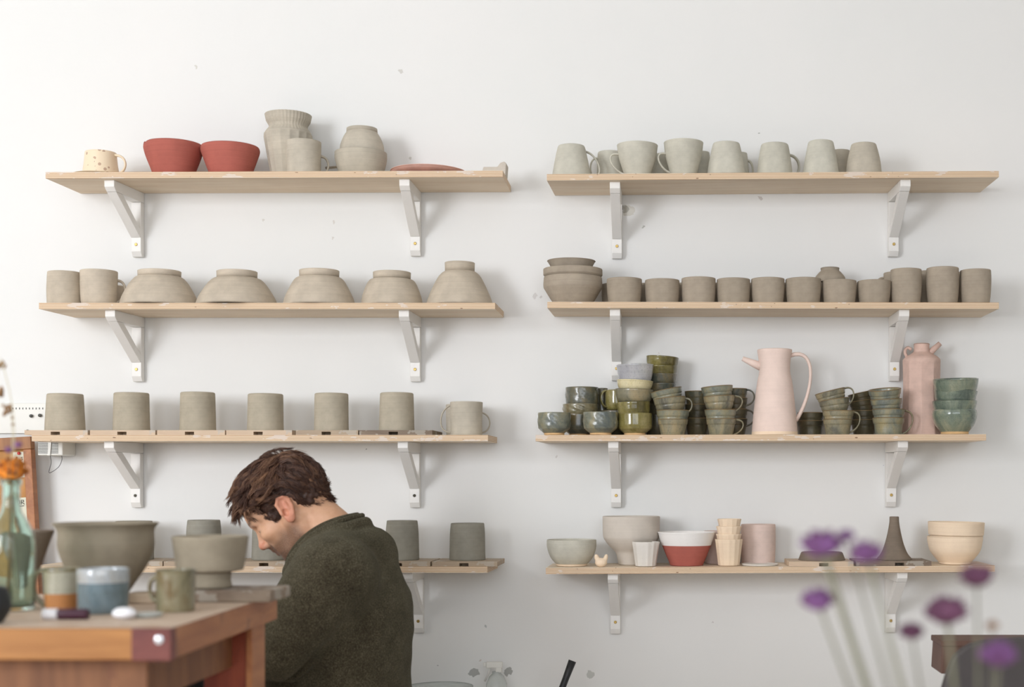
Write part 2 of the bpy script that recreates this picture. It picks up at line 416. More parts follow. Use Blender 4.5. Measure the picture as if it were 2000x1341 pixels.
for x0, x1, s, w in [(189, 318, 253, 'behind the big flared bowl'), (319, 448, 384, 'behind the footed bowl on the table'), (450, 579, 515, 'under the cylinder by the man\'s nose'),
        (712, 841, 776, 'just right of the man\'s back'), (843, 972, 906, 'overhanging the shelf\'s right end')]:
    bat('L4', x0, x1, s, 'bat_worn', bw + w)
bat('R4', 1540, 1668, 1609, 'bat_wood', 'pale slotted bat under the dark shallow dish, behind purple flowers', depth=.15)
bat('R4', 1672, 1820, 1757, 'bat_clay', 'brown slotted bat under the dark funnel shaped vase', depth=.15)
# ------------------------------------------------------------------ pots
def interp(rs, t):
    rs = sorted(rs)
    if t <= rs[0][0]: return rs[0][1]
    for (a, ra), (b, rb) in zip(rs, rs[1:]):
        if t <= b: return ra + (rb - ra) * (t - a) / max(b - a, 1e-9)
    return rs[-1][1]

def pot(name, label, cat, cx, top, rs, mat, y=-.12, on=None, basez=None, base_py=None, group=None, inv=False, thick=.0035,
        facets=0, facet_t=None, handle=None, foot=None, bands=None, tilt=None, mod=None, smooth_prof=True, n=48, H=None, wob=.006, lift=0, extra=None, fl=1.0):
    """cx, top and the radii in rs=[(t, r)] (t = 0 base .. 1 rim, as seen) are read in photo pixels and turned into metres at depth y"""
    D = y - CAMY; s = D / F; X = (cx - CX) * s
    rmax = max(r for t, r in rs) * s; rt = sorted(rs)[-1][1] * s
    if basez is None:
        if base_py is not None: basez = CAMZ + (CY - base_py) * s
        else: basez = sz(on, X) + lift
    basez += .0002
    if H is None:
        Dr = D - rt if top < CY else D + rt
        H = CAMZ + (CY - top) * Dr / F - basez
    prof = [(t * H, r * s) for t, r in sorted(rs)]
    if smooth_prof and len(prof) > 2: o = [(p.y, p.x) for p in crm([(z, r, 0) for z, r in prof], 7)]
    else:
        o = []
        for (z0, r0), (z1, r1) in zip(prof, prof[1:]):
            for q in range(6): o.append((r0 + (r1 - r0) * q / 6, z0 + (z1 - z0) * q / 6))
        o.append((prof[-1][1], prof[-1][0]))
    if inv: o = [(r, H - z) for r, z in reversed(o)]         # build standing on its base, flip at the end
    th = thick
    b0 = o[0][0]
    out = [(0, .0), (b0 - .003, 0), (b0 - .0008, .0006)] + [(o[0][0], .002)] + o[1:-1]
    rr, zz = o[-1]
    out += [(rr, zz - th * .5), (rr - th * .15, zz - th * .12), (rr - th * .5, zz), (rr - th * .85, zz - th * .12), (rr - th, zz - th * .5)]
    inn = [(max(r - th, .004), z) for r, z in reversed(o[:-1]) if z > th * 1.4 + .002]
    if inn: prof2 = out + inn + [(max(inn[-1][0] * .7, .002), th * 1.4), (0, th * 1.4)]
    else: prof2 = out + [(rr * .8, zz - th * .5), (0, zz - th * .5)]
    # outer wall must not run backwards in height
    sd = random.random() * 6
    def m0(a, z):
        k = 1 + wob * math.sin(2 * a + sd) + wob * .5 * math.sin(3 * a + sd * 2 + z * 40)
        if facets:
            tt = z / H; tt = 1 - tt if inv else tt
            w = 1
            if facet_t: w = min(1, max(0, (tt - facet_t[0]) / .04)) * min(1, max(0, (facet_t[1] - tt) / .04))
            ph = 2 * math.pi / facets; aa = ((a + sd) % ph) - ph / 2
            k *= 1 + w * (math.cos(ph / 2) / math.cos(aa) - 1) * fl
        dz = 0
        if mod:
            kk, dz = mod(a, z, H); k *= kk
        return k, dz
    vs, fs = lathe(prof2, n, m0)
    if inv: vs = [(v[0], v[1], H - v[2]) for v in vs]
    mats = [mat]; fm = None
    if bands:
        mats = [b[1] for b in bands]; fm = []
        for f in fs:
            z = sum(vs[i][2] for i in f) / len(f) / H; r = sum(math.hypot(vs[i][0], vs[i][1]) for i in f) / len(f)
            k = next((i for i, b in enumerate(bands) if z <= b[0]), len(bands) - 1); fm.append(k)
    loc = Vector((X, y, basez))
    parts = bool(handle or foot or extra)
    if parts:
        root = empty(name, loc, label, cat, group)
        body = mesh_obj('body', vs, fs, mat, root, mats=mats, fm=fm)
        top_o = root
    else:
        top_o = body = mesh_obj(name, vs, fs, mat, None, mats=mats, fm=fm); body.location = loc; tag(body, label, cat, group)
        root = body
    if facets and not facet_t:
        for p in body.data.polygons: p.use_smooth = True
    if handle:
        for hd in (handle if isinstance(handle, list) else [handle]):
            az, t1, t2, reach, w, tk = hd[:6]; hm = hd[6] if len(hd) > 6 else mat; ctl = hd[7] if len(hd) > 7 else (1.15, 1.15, .05, .0)
            a = R(az); d = Vector((math.cos(a), math.sin(a), 0)); tan = Vector((-d.y, d.x, 0))
            r1 = interp(rs, t1) * s - th * .6; r2 = interp(rs, t2) * s - th * .6; rc = reach * s
            z1 = t1 * H; z2 = t2 * H
            p0 = d * r1 + Vector((0, 0, z1)); p3 = d * r2 + Vector((0, 0, z2))
            p1 = d * (r1 + (rc - r1) * ctl[0]) + Vector((0, 0, z1 + H * ctl[2])); p2 = d * (r2 + (rc - r2) * ctl[1]) + Vector((0, 0, z2 - H * ctl[3]))
            pts = [p0 * (1 - q) ** 3 + p1 * 3 * q * (1 - q) ** 2 + p2 * 3 * q * q * (1 - q) + p3 * q ** 3 for q in [i / 18 for i in range(19)]]
            rad = [tk * (1.25 - .35 * math.sin(math.pi * i / 18)) for i in range(19)]
            MB().tube(pts, rad, 10, flat=(tan, w / tk)).build('handle', hm, root, smooth=True)
    if foot:  # (part_name, mat, [(t, r_px)...]) ring below or above the body
        pn, fmats, frs = foot
        fo = [(r * s, t * H) for t, r in sorted(frs)]
        if fo[0][1] < .5 * H:   # ring under the body
            z0, z1 = fo[0][1], fo[-1][1]
            pr = [(fo[0][0] - .006, z0), (fo[0][0] - .001, z0)] + fo[0:] + [(fo[-1][0] - .006, z1)]
        else:
            z0, z1 = fo[0][1], fo[-1][1]
            pr = [(fo[0][0] - .006, z0)] + fo + [(fo[-1][0] - .0012, z1 + .0006), (fo[-1][0] - .005, z1 + .0004), (fo[-1][0] - .0065, z1 - .003)]
        fv, ff = lathe(pr + [pr[0]], n, m0)
        mesh_obj(pn, fv, ff, fmats, root)
    if extra: extra(root, s, H)
    if tilt: top_o.rotation_euler = (R(tilt[0]), R(tilt[1]), 0)
    return top_o

# ---- L1
def disc_mod(a, z, H): return 1 + .03 * math.sin(3 * a), 0
pot('saucer', 'thin cream clay saucer under the speckled mug at the left end of the top shelf', 'saucer', 188, 331, [(0, 38), (1, 43)], 'clay_cream', y=-.143, on='L1', H=.0035, thick=.0015)
pot('mug', 'small speckled cream mug with round handle, left end of the top left shelf', 'mug', 197, 291, [(0, 32), (.1, 33.5), (.5, 31), (1, 29)], 'speckled_cream', y=-.143, on='L1', lift=.0037,
    handle=(-6, .86, .04, 52, .0046, .0030, 'speckled_cream', (1.25, 1.2, .02, .0)), n=48)
def chip(a, z, H):
    d = (a - R(205) + math.pi) % (2 * math.pi) - math.pi
    k = math.exp(-(d / .13) ** 2); top = max(0, (z / H - .8) / .2)
    d2 = (a - R(222) + math.pi) % (2 * math.pi) - math.pi
    return 1 - .05 * math.exp(-(d2 / .2) ** 2) * max(0, z / H - .35), -.010 * k * top + .006 * top * math.exp(-((d + .25) / .2) ** 2)
pot('bowl', 'brick red clay bowl with a nicked spout in its rim', 'bowl', 339, 269, [(0, 37), (.3, 44), (.62, 52), (.86, 56), (1, 55)], 'clay_red', on='L1', mod=chip, n=72)
pot('bowl', 'smooth brick red clay bowl with an even rim, beside the tall vase', 'bowl', 450, 274, [(0, 37), (.3, 44), (.62, 51), (.86, 55.5), (1, 54)], 'clay_red', on='L1')
def rimtex(a, z, H): return 1 + (.012 * math.cos(40 * a) if z > H * .72 else 0), 0
pot('vase', 'tall grey faceted vase with flared fluted rim on the top left shelf', 'vase', 563, 213, [(0, 32), (.35, 40), (.64, 46.5), (.7, 46), (.8, 36), (.835, 37), (.9, 42), (1, 44.5)], 'clay_grey', y=-.085, on='L1',
    smooth_prof=False, n=160, facets=16, facet_t=(-.2, .72), mod=rimtex, wob=.002, fl=2.2)
pot('mug', 'grey straight sided mug standing in front of the tall faceted vase', 'mug', 593, 269, [(0, 31.5), (.1, 32.5), (1, 33.5)], 'clay_grey', y=-.15, on='L1', handle=(22, .60, .06, 50, .005, .003))
pot('bowl', 'round grey bowl with stub handle, lower half of the domed pair', 'bowl', 705, 284, [(0, 37), (.3, 44), (.7, 49.5), (1, 50)], 'clay_grey', y=-.10, on='L1', H=.071,
    extra=lambda root, s, H: MB().tube([(-.058, .02, .040), (-.064, .03, .040), (-.104, .036, .038)], [.0045, .0045, .004], 8, flat=(Vector((0, 0, 1)), .8)).build('handle', 'clay_sand', root, smooth=True))
pot('bowl', 'grey bowl upturned as a lid on the round bowl, top left shelf', 'bowl', 707, 237, [(0, 43), (.3, 41.5), (.62, 36), (.86, 29)], 'clay_grey', y=-.10, on='L1', lift=.0715, inv=True, H=.064,
    foot=('foot_ring', 'clay_grey', [(.84, 30), (1, 29.5)]))
def warp(a, z, H): return 1, .003 * math.sin(a * 2 + .5) * (z / H) + .004 * math.cos(a - 2.6) * (1 - z / H)
pot('plate', 'thin warped terracotta pink plate lying on the top left shelf', 'plate', 837, 319, [(0, 38), (.25, 50), (.6, 66), (1, 74)], 'clay_pinkred', y=-.103, on='L1', thick=.0045)
o = MB(); p0 = P(966, 333, -.12); s0 = 3.83 / F
o.prism([(-25 * s0, 0), (23 * s0, 0), (24.5 * s0, 24 * s0), (20 * s0, 27.5 * s0), (13 * s0, 25 * s0), (7 * s0, 17 * s0), (-20 * s0, 17 * s0)], 'y', -.02, .03)
ob = o.build('clay_fragment', 'clay_stone', bevel=.002, loc=(p0.x, -.12, sz('L1', p0.x) + .0002)); tag(ob, 'small pale broken clay fragment at the right end of the top left shelf', 'clay fragment')

# ---- R1
g = 'pale mugs on the top right shelf'
def M(label, cx, top, rs, y=-.14, **k): return pot('mug', label, 'mug', cx, top, rs, k.pop('mat', 'clay_pale'), y=y, on=k.pop('on', 'R1'), group=k.pop('group', g), **k)
M('pale upturned mug with looped strap handle, leftmost on the top right shelf', 1116, 279, [(0, 38.5), (.5, 33), (.9, 27.5), (1, 25)], inv=True, handle=(8, .84, .08, 62, .0045, .0024, 'clay_pale', (.75, 1.3, -.05, .12)))
M('pale mug behind the leftmost upturned one, half hidden by handles', 1192, 293, [(0, 27), (.9, 25), (1, 22)], y=-.055, inv=True, handle=(195, .8, .15, 42, .004, .0024))
M('pale upright flaring mug, second in the top right row, handle on its left', 1245, 274, [(0, 24.5), (.25, 29), (.6, 36), (1, 40)], handle=(186, .70, .10, 62, .0045, .0024, 'clay_pale', (1.2, .7, .1, -.12)))
M('pale mug peeking out between the two upright mugs', 1292, 298, [(0, 22), (1, 22)], y=-.05, inv=True)
M('tallest pale upright mug, third in the top right row, handle on its left', 1335, 269, [(0, 25), (.3, 30), (.65, 36), (1, 39)], handle=(192, .66, .12, 57, .0045, .0026, 'clay_pale', (1.3, .7, .08, -.08)))
M('pale mug tucked behind the right side of the tallest upright mug', 1368, 294, [(0, 20), (.9, 18), (1, 16)], y=-.05, inv=True)
M('pale upturned mug, fourth in the top right row', 1418.5, 274, [(0, 38), (.5, 33), (.92, 27), (1, 25)], inv=True)
M('pale mug behind the fourth one, only its right side and handle in view', 1443, 296, [(0, 22), (.9, 17), (1, 15)], y=-.05, inv=True, handle=(-5, .75, .08, 29, .005, .003))
M('pale upturned mug, fifth in the top right row, strap handle to the right', 1513, 276, [(0, 35.5), (.5, 32), (.92, 27.5), (1, 25)], inv=True, handle=(24, .72, .06, 58, .006, .003))
M('pale upturned mug, sixth in the top right row', 1603, 271, [(0, 36.5), (.5, 31), (.92, 25.5), (1, 23)], inv=True)
M('pale cylinder mug half hidden behind the last two of the top right row', 1641, 290, [(0, 19), (1, 19)], y=-.05, inv=True, mat='clay_grey')
M('rough surfaced upturned mug at the right end of the top right row', 1687, 276, [(0, 35.5), (.5, 32), (.92, 25.5), (1, 23)], inv=True, mat='clay_grey')

# ---- L2
g2 = 'grey pots on the second left shelf'
M('squat grey cylinder cup at the left end of the second shelf', 126, 527, [(0, 32), (.5, 32.5), (1, 31)], mat='clay_sand', on='L2', group=g2)
M('barrel shaped grey mug with dark handle beside the leftmost upturned bowl', 193, 524, [(0, 30), (.12, 33), (.5, 34.5), (1, 35)], mat='clay_sand', on='L2', group=g2, handle=(20, .74, .12, 51, .0055, .0032))
M('grey cup in the gap behind the barrel mug and the first upturned bowl', 226, 556, [(0, 16), (1, 17)], y=-.04, mat='clay_sand', on='L2', group=g2)
def IB(label, cx, top, bw, fw, tf, mid, mat='clay_sand', y=-.112):
    f = fw / 2
    return pot('bowl', label, 'bowl', cx, top, [(0, bw / 2), (.12, bw / 2 - 1.5), (.4, bw / 2 * mid[0]), (.62, bw / 2 * mid[1]), (tf, f - .6)], mat, y=y, on='L2', inv=True, group='upturned bowls on the second left shelf',
               H=None, foot=('foot_ring', mat, [(tf - .03, f - .8), (1, f)]), thick=.0045)
# body profile ends at the foot: stretch so the foot ring closes the height
def IB2(label, cx, top, bw, fw, fh, mids, mat='clay_sand', y=-.112):
    s = (y - CAMY) / F; X = (cx - CX) * s; bz = sz('L2', X); H = CAMZ + (CY - top) * (y - CAMY - fw / 2 * s) / F - bz
    tb = 1 - fh * s / H; f = fw / 2; b = bw / 2
    rs = [(0, b), (.1, b * .985)] + [(t, b * m) for t, m in mids] + [(tb, f - 1.2)]
    rs = [(t / tb if t < tb else 1, r) for t, r in rs]
    return pot('bowl', label, 'bowl', cx, top, rs, mat, y=y, on='L2', inv=True, group='upturned bowls on the second left shelf', H=H * tb,
               foot=('foot_ring', mat, [(.985, f - .5), (1 / tb, f)]), thick=.0045)
IB2('wide upturned grey bowl, leftmost of the five, touching the mug', 311.5, 524, 147, 81, 10, [(.3, .92), (.6, .77), (.78, .64)])
IB2('widest upturned grey bowl, second of the five', 463, 525, 154, 77, 12, [(.3, .91), (.6, .74), (.76, .61)])
IB2('upturned grey bowl with nicked foot, middle one of the five', 623.5, 523, 138, 76.5, 12, [(.3, .92), (.6, .77), (.76, .66)])
IB2('smallest upturned grey bowl, fourth of the five', 765.5, 527, 120, 73.5, 13, [(.3, .95), (.6, .83), (.76, .72)])
IB2('tallest upturned grey bowl with narrow foot, right end of the second left shelf', 898, 509, 128, 58, 16, [(.3, .89), (.6, .70), (.74, .57)])

# ---- L3
g3 = 'upturned grey cylinders on the third left shelf'
for x0, x1, b0, b1, tp, w in [(93, 159.5, 90.5, 165.5, 767, 'leftmost of six, above the white vent box'), (224, 289, 222, 292, 765, 'second of six from the left'), (354, 418, 352, 421, 764, 'third of six from the left'),
                          (485, 551, 484, 554, 767, 'fourth of six from the left'), (616, 679, 614, 680.5, 766, 'fifth of six from the left'), (743, 806, 741, 809.5, 765, 'last of six, on the clay-smeared bat')]:
    b = (b1 - b0) / 2; tt = (x1 - x0) / 2
    pot('cylinder_pot', 'upturned grey thrown cylinder, ' + w, 'pot', (b0 + b1 + x0 + x1) / 4, tp, [(0, b), (.2, b * .985), (.6, (b + tt) / 2), (.93, tt + .6), (.98, tt), (1, tt - 2)], 'clay_olive', y=-.125, on='L3', lift=BAT, inv=True, group=g3)
M('grey mug with thin ring handle on its left, right end of the third left shelf', 911, 783, [(0, 30.5), (.5, 30.5), (1, 31.5)], mat='clay_grey', on='L3', group=None, handle=(184, .90, .1, 54, .0042, .002, 'clay_grey', (1.0, 1.2, -.1, .05)))
M('grey mug almost hidden behind the ring handled mug, its loop showing on the right', 905, 788, [(0, 33), (1, 34)], y=-.055, mat='clay_grey', on='L3', group=None, handle=(-6, .75, .12, 57, .0038, .002, 'clay_grey', (1.1, 1.1, 0, .05)))

# ---- L4
g4 = 'damp grey cylinders on the lowest left shelf'
for cx, tp, b, tt, w in [(262, 1016, 37, 34, 'hidden but for a strip behind the big flared bowl'), (398, 1014, 34, 30.5, 'rising behind the footed bowl on the table'), (527, 1016, 35, 31, 'behind the man\'s nose and fringe'),
                      (785.5, 1015, 33, 29.5, 'just right of the man\'s shoulder'), (913, 1020, 35, 32, 'at the right end of the lowest left shelf')]:
    pot('cylinder_pot', 'damp grey green clay cylinder ' + w, 'pot', cx, tp, [(0, b), (.25, b * .98), (.7, (b + tt * 1.02) / 2), (1, tt)], 'clay_wet', y=-.11, on='L4', lift=BAT, group=g4)

# ---- R2
pot('bowl', 'widest brown clay bowl with angled waist, bottom of the stack left of the cups', 'bowl', 1119, 533, [(0, 36), (.25, 45), (.62, 57.5), (.72, 58), (1, 57)], 'clay_brown', y=-.115, on='R2', smooth_prof=False, thick=.005)
pot('bowl', 'shallow brown clay bowl resting in the wide bowl, middle of the stack', 'bowl', 1119, 517, [(0, 38), (.4, 54), (.55, 58), (1, 58)], 'clay_brown', y=-.115, base_py=552, thick=.004, smooth_prof=False)
pot('saucer', 'small shallow brown dish on top of the stacked wide bowls', 'dish', 1116, 502, [(0, 38), (.5, 42), (1, 47)], 'clay_brown', y=-.115, base_py=527, thick=.003)
g5 = 'back row of brown cups on the second right shelf'
for i in range(8):
    pot('cup', 'brown cup in the shaded back row seen through gaps', 'cup', 1207 + 67.3 * i, 551, [(0, 27), (.3, 31), (1, 32.5)], 'clay_brown', y=-.052, on='R2', group=g5)
ords = ['first', 'second', 'third', 'fourth', 'fifth', 'sixth', 'seventh', 'eighth']
for i, (x0, x1, tp, nar) in enumerate([(1185, 1254, 540, .9), (1260, 1327, 542.5, .92), (1331, 1397.6, 539, .93), (1400, 1465, 541, .93), (1467, 1532.5, 540, .9), (1534, 1604, 540, .9), (1606, 1672.5, 544, .9), (1674.5, 1740, 544.5, .87)]):
    r = (x1 - x0) / 2; w = ords[i] + ' of eight from the left in the front row'
    pot('cup', 'low brown clay cup, ' + w + '', 'cup', (x0 + x1) / 2, tp, [(0, r * nar), (.35, r * (nar + 1) / 2 + .5), (.75, r), (1, r)], 'clay_brown', y=-.145, on='R2', group='front row of low brown cups')
for (x0, x1, tp, w) in [(1739, 1800, 522, 'leftmost of the three tall ones'), (1809, 1873, 519, 'middle and tallest of the three tall ones'), (1875, 1935.5, 523.5, 'right end of the second right shelf')]:
    r = (x1 - x0) / 2
    pot('cup', 'tall brown clay cup, ' + w, 'cup', (x0 + x1) / 2, tp, [(0, r * .88), (.3, r * .96), (.7, r), (1, r * .98)], 'clay_brown', y=-.145, on='R2', group='tall brown cups')
pot('bowl', 'small upturned round bowl standing on the back row of brown cups', 'bowl', 1621, 520, [(0, 30), (.35, 29), (.7, 21), (.8, 18), (1, 18.5)], 'clay_brown', y=-.075, basez=CAMZ + (CY - 549.5) * 3.85 / F, inv=True)
pot('mug', 'upturned brown mug with handle behind the leftmost tall cup', 'mug', 1750, 529, [(0, 26), (1, 24)], 'clay_brown', y=-.05, on='R2', inv=True, handle=(180, .85, .3, 42, .005, .003), group='mugs behind the tall brown cups')
pot('mug', 'brown mug in the gap behind the middle tall cup', 'mug', 1812, 527, [(0, 26), (1, 26)], 'clay_brown', y=-.05, on='R2', group='mugs behind the tall brown cups')
pot('mug', 'brown mug in the gap left of the last tall cup', 'mug', 1872, 530, [(0, 26), (1, 26)], 'clay_brown', y=-.05, on='R2', group='mugs behind the tall brown cups')

# ---- R3
def leafy(a, z, H):
    t = z / H
    if t < .35 or t > .97: return 1, 0
    k = 1 + .028 * math.sin(9 * a + 16 * t) * math.sin(math.pi * (t - .35) / .62)
    return k, 0
def tb(nm, label, cx, top, r, mat, y=-.14, foot=True, fr=.62, **k):   # carved tea bowl with narrow tan foot
    if foot: return pot(nm, label, 'bowl', cx, top, [(0, r * fr), (.1, r * fr), (.13, r * .68), (.3, r * .96), (.42, r), (1, r)], mat, y=y, on=k.pop('on', 'R3'), bands=[(.105, 'clay_tan'), (2, mat)], smooth_prof=False, n=96, **k)
    return pot(nm, label, 'bowl', cx, top, [(0, r * fr), (.3, r * .93), (.45, r), (1, r * 1.0)], mat, y=y, smooth_prof=False, n=72, **k)
tb('bowl', 'leaf carved green tea bowl at the left end of the glazed shelf', 1082.5, 804, 32, 'glaze_teal', mod=leafy)
tb('bowl', 'leaf carved green tea bowl, second along the front, before the carved stack', 1173, 803, 34, 'glaze_teal', mod=leafy)
tb('bowl', 'dark green bowl under the carved stack, between the two front tea bowls', 1131, 806, 31, 'glaze_slate', y=-.06)
bz = lambda py, y: CAMZ + (CY - py) * (y - CAMY) / F
pot('bowl', 'carved green bowl in the middle of the stack behind the tea bowls', 'bowl', 1134, 787, [(0, 24), (.4, 34), (1, 35)], 'glaze_moss', y=-.06, base_py=816, mod=leafy, n=72)
pot('mug', 'leaf carved dark green beaker on top of the stack behind the tea bowls', 'mug', 1137, 754, [(0, 27), (.25, 32), (1, 32.5)], 'glaze_slate', y=-.06, base_py=798, mod=leafy, n=72)
pot('bowl', 'dark glazed bowl supporting the beaker and green mug, back row left', 'bowl', 1201, 800, [(0, 18), (.4, 27), (1, 28)], 'glaze_dark', y=-.055, on='R3')
pot('mug', 'olive green glossy mug with loop handle facing left, behind the carved stack', 'mug', 1205, 760, [(0, 20), (.3, 23), (1, 23)], 'glaze_olive', y=-.055, base_py=801, handle=(200, .95, .15, 34, .006, .003, 'glaze_olive'))
pot('bowl', 'dark purple grey cup peeking out behind the leaf carved beaker', 'cup', 1176, 757, [(0, 10), (1, 11)], 'glaze_slate', y=-.028, on='R3')
# tall leaning column
tb('bowl', 'glossy olive tea bowl at the foot of the tallest front stack', 1240, 805, 34, 'glaze_olive', y=-.12)
pot('bowl', 'bright olive green bowl, second from the bottom of the tall front stack', 'bowl', 1238.5, 783, [(0, 24), (.3, 31), (1, 33)], 'glaze_olive', y=-.12, base_py=818, tilt=(0, -2))
pot('bowl', 'sage green rounded bowl in the middle of the tall front stack', 'bowl', 1238, 757.5, [(0, 24), (.35, 34), (.8, 37), (1, 37.5)], 'glaze_sage', y=-.12, base_py=790, tilt=(0, 2))
pot('bowl', 'cream yellow dented bowl, second from the top of the tall front stack', 'bowl', 1239, 740, [(0, 26), (.5, 33), (1, 36)], 'glaze_cream', y=-.12, base_py=768, tilt=(0, 3),
    mod=lambda a, z, H: (1 - .06 * math.exp(-(((a - 4.0)) / .3) ** 2) * z / H, 0))
pot('bowl', 'lavender grey glossy dented bowl on top of the tall front stack', 'bowl', 1241, 709, [(0, 28), (.4, 33), (1, 36.5)], 'glaze_lavender', y=-.12, base_py=751, tilt=(0, -1),
    mod=lambda a, z, H: (1 - .09 * math.exp(-(((a - 4.15)) / .35) ** 2) * math.sin(math.pi * min(1, z / H)), 0))
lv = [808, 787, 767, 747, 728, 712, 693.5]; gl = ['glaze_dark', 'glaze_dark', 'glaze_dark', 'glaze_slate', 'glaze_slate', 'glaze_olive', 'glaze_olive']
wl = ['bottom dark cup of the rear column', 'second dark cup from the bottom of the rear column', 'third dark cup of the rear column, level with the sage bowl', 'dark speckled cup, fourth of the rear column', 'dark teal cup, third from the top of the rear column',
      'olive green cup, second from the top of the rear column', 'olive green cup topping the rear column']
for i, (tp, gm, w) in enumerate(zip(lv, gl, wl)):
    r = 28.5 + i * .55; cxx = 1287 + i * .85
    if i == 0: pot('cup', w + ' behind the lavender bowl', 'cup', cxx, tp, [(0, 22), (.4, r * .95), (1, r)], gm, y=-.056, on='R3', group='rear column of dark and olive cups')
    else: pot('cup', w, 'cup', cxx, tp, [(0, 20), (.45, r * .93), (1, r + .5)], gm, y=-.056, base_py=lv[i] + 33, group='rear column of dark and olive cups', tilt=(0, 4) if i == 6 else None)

def gmug(label, cx, top, r, base=None, y=-.135, mat='glaze_sage', tilt=None, handle=None, grp='green glazed mugs in the front stacks', rb=.72):
    rs = [(0, r * rb), (.08, r * (rb + .04)), (.45, r * .87), (.62, r * .90), (.7, r * .95), (1, r)]
    kw = dict(on='R3') if base is None else dict(base_py=base)
    return pot('mug', label, 'mug', cx, top, rs, mat, y=y, tilt=tilt, handle=handle, group=grp, bands=[(.955, mat), (2, 'rim_brown')], **kw)
# stack A
gmug('sage mug at the bottom of the stack right of the olive bowls', 1314, 817, 30, rb=.75)
gmug('sage mug second from the bottom of the stack right of the olive bowls', 1314, 799, 32.5, base=838, mat='glaze_teal', rb=.62)
gmug('tilted sage mug second from the top, right of the olive bowls', 1311, 774, 32, base=812, tilt=(0, -6), rb=.62, mat='glaze_sage', handle=(-8, .85, .0, 46, .004, .0022))
gmug('most tilted sage mug topping the stack right of the olive bowls', 1307, 758, 32, base=792, tilt=(0, -12), rb=.6, mat='glaze_teal')
for i, (tp, bs) in enumerate([(815, None), (788, 826), (762, 800)]):
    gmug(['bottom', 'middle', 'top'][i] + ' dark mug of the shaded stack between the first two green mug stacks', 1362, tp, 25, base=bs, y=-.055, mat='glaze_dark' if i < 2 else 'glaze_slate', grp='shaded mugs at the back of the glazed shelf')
# stack B
hb = (-4, .93, .02, 48, .0042, .0024, 'glaze_moss', (1.25, .85, .04, -.1))
gmug('sage mug with large loop handle at the bottom of the stack left of the pitcher', 1408.5, 816, 29.5, handle=hb, rb=.75)
gmug('sage mug second from the bottom, left of the pitcher', 1407, 798, 31, base=836, mat='glaze_teal', rb=.62)
gmug('sage mug third from the bottom with raised loop handle, left of the pitcher', 1406, 771, 31, base=809, mat='glaze_sage', rb=.62, tilt=(0, -3), handle=(-4, .93, .02, 51, .0042, .0022, 'glaze_moss', (1.25, .85, .04, -.1)))
gmug('slightly tilted blue green mug topping the stack left of the pitcher', 1403, 752, 31.5, base=788, mat='glaze_teal', tilt=(0, -5), rb=.6)
for i, (tp, bs) in enumerate([(816, None), (797, 834), (775, 812), (757, 794)]):
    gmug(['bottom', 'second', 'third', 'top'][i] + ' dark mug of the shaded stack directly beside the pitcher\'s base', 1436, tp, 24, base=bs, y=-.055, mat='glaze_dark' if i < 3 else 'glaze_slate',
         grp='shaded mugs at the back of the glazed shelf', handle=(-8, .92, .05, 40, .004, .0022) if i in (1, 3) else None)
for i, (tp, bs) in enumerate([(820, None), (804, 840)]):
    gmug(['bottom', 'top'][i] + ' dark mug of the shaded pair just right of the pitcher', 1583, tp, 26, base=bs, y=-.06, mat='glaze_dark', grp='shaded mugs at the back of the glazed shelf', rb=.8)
# stack C
gmug('sage mug at the bottom of the stack right of the pitcher', 1636, 817, 28.5, rb=.77)
gmug('sage mug with loop handle second from the bottom, right of the pitcher', 1637, 800, 31, base=834, mat='glaze_sage', rb=.62, handle=(-4, .9, -.35, 47, .0042, .0024, 'glaze_moss', (1.25, .9, .04, -.1)))
gmug('tilted olive sage mug second from the top, right of the pitcher', 1633, 777, 30, base=812, mat='glaze_sage', tilt=(0, -8), rb=.62)
gmug('most tilted mug topping the stack right of the pitcher, handle up', 1628, 760, 30, base=793, mat='glaze_sage', tilt=(0, -14), rb=.62, handle=(-4, .92, -.25, 50, .004, .0022, 'glaze_moss', (1.2, .9, .1, -.1)))
for i, (tp, bs, tl) in enumerate([(818, None, None), (800, 836, None), (780, 812, (0, -8)), (764, 795, (0, -12))]):
    gmug(['bottom', 'second', 'third', 'tilted top'][i] + ' dark mug of the shaded stack between the last two green mug stacks', 1687, tp, 26, base=bs, y=-.055, mat='glaze_dark', grp='shaded mugs at the back of the glazed shelf', tilt=tl)
# stack D
gmug('blue green mug at the bottom of the stack left of the pink jug', 1735, 814, 31.5, mat='glaze_teal', rb=.8)
gmug('blue green mug with loop handle second from the bottom, left of the pink jug', 1735.5, 797, 32.5, base=833, mat='glaze_teal', rb=.66, handle=(-4, .9, -.45, 52, .0042, .0024, 'glaze_moss', (1.25, .9, .04, -.05)))
gmug('blue green mug second from the top, left of the pink jug', 1732, 777, 31, base=812, mat='glaze_teal', tilt=(2, -3), rb=.62)
gmug('open tilted blue green mug topping the stack left of the pink jug', 1730, 757, 32.5, base=792, mat='glaze_teal', tilt=(8, -5), rb=.62)

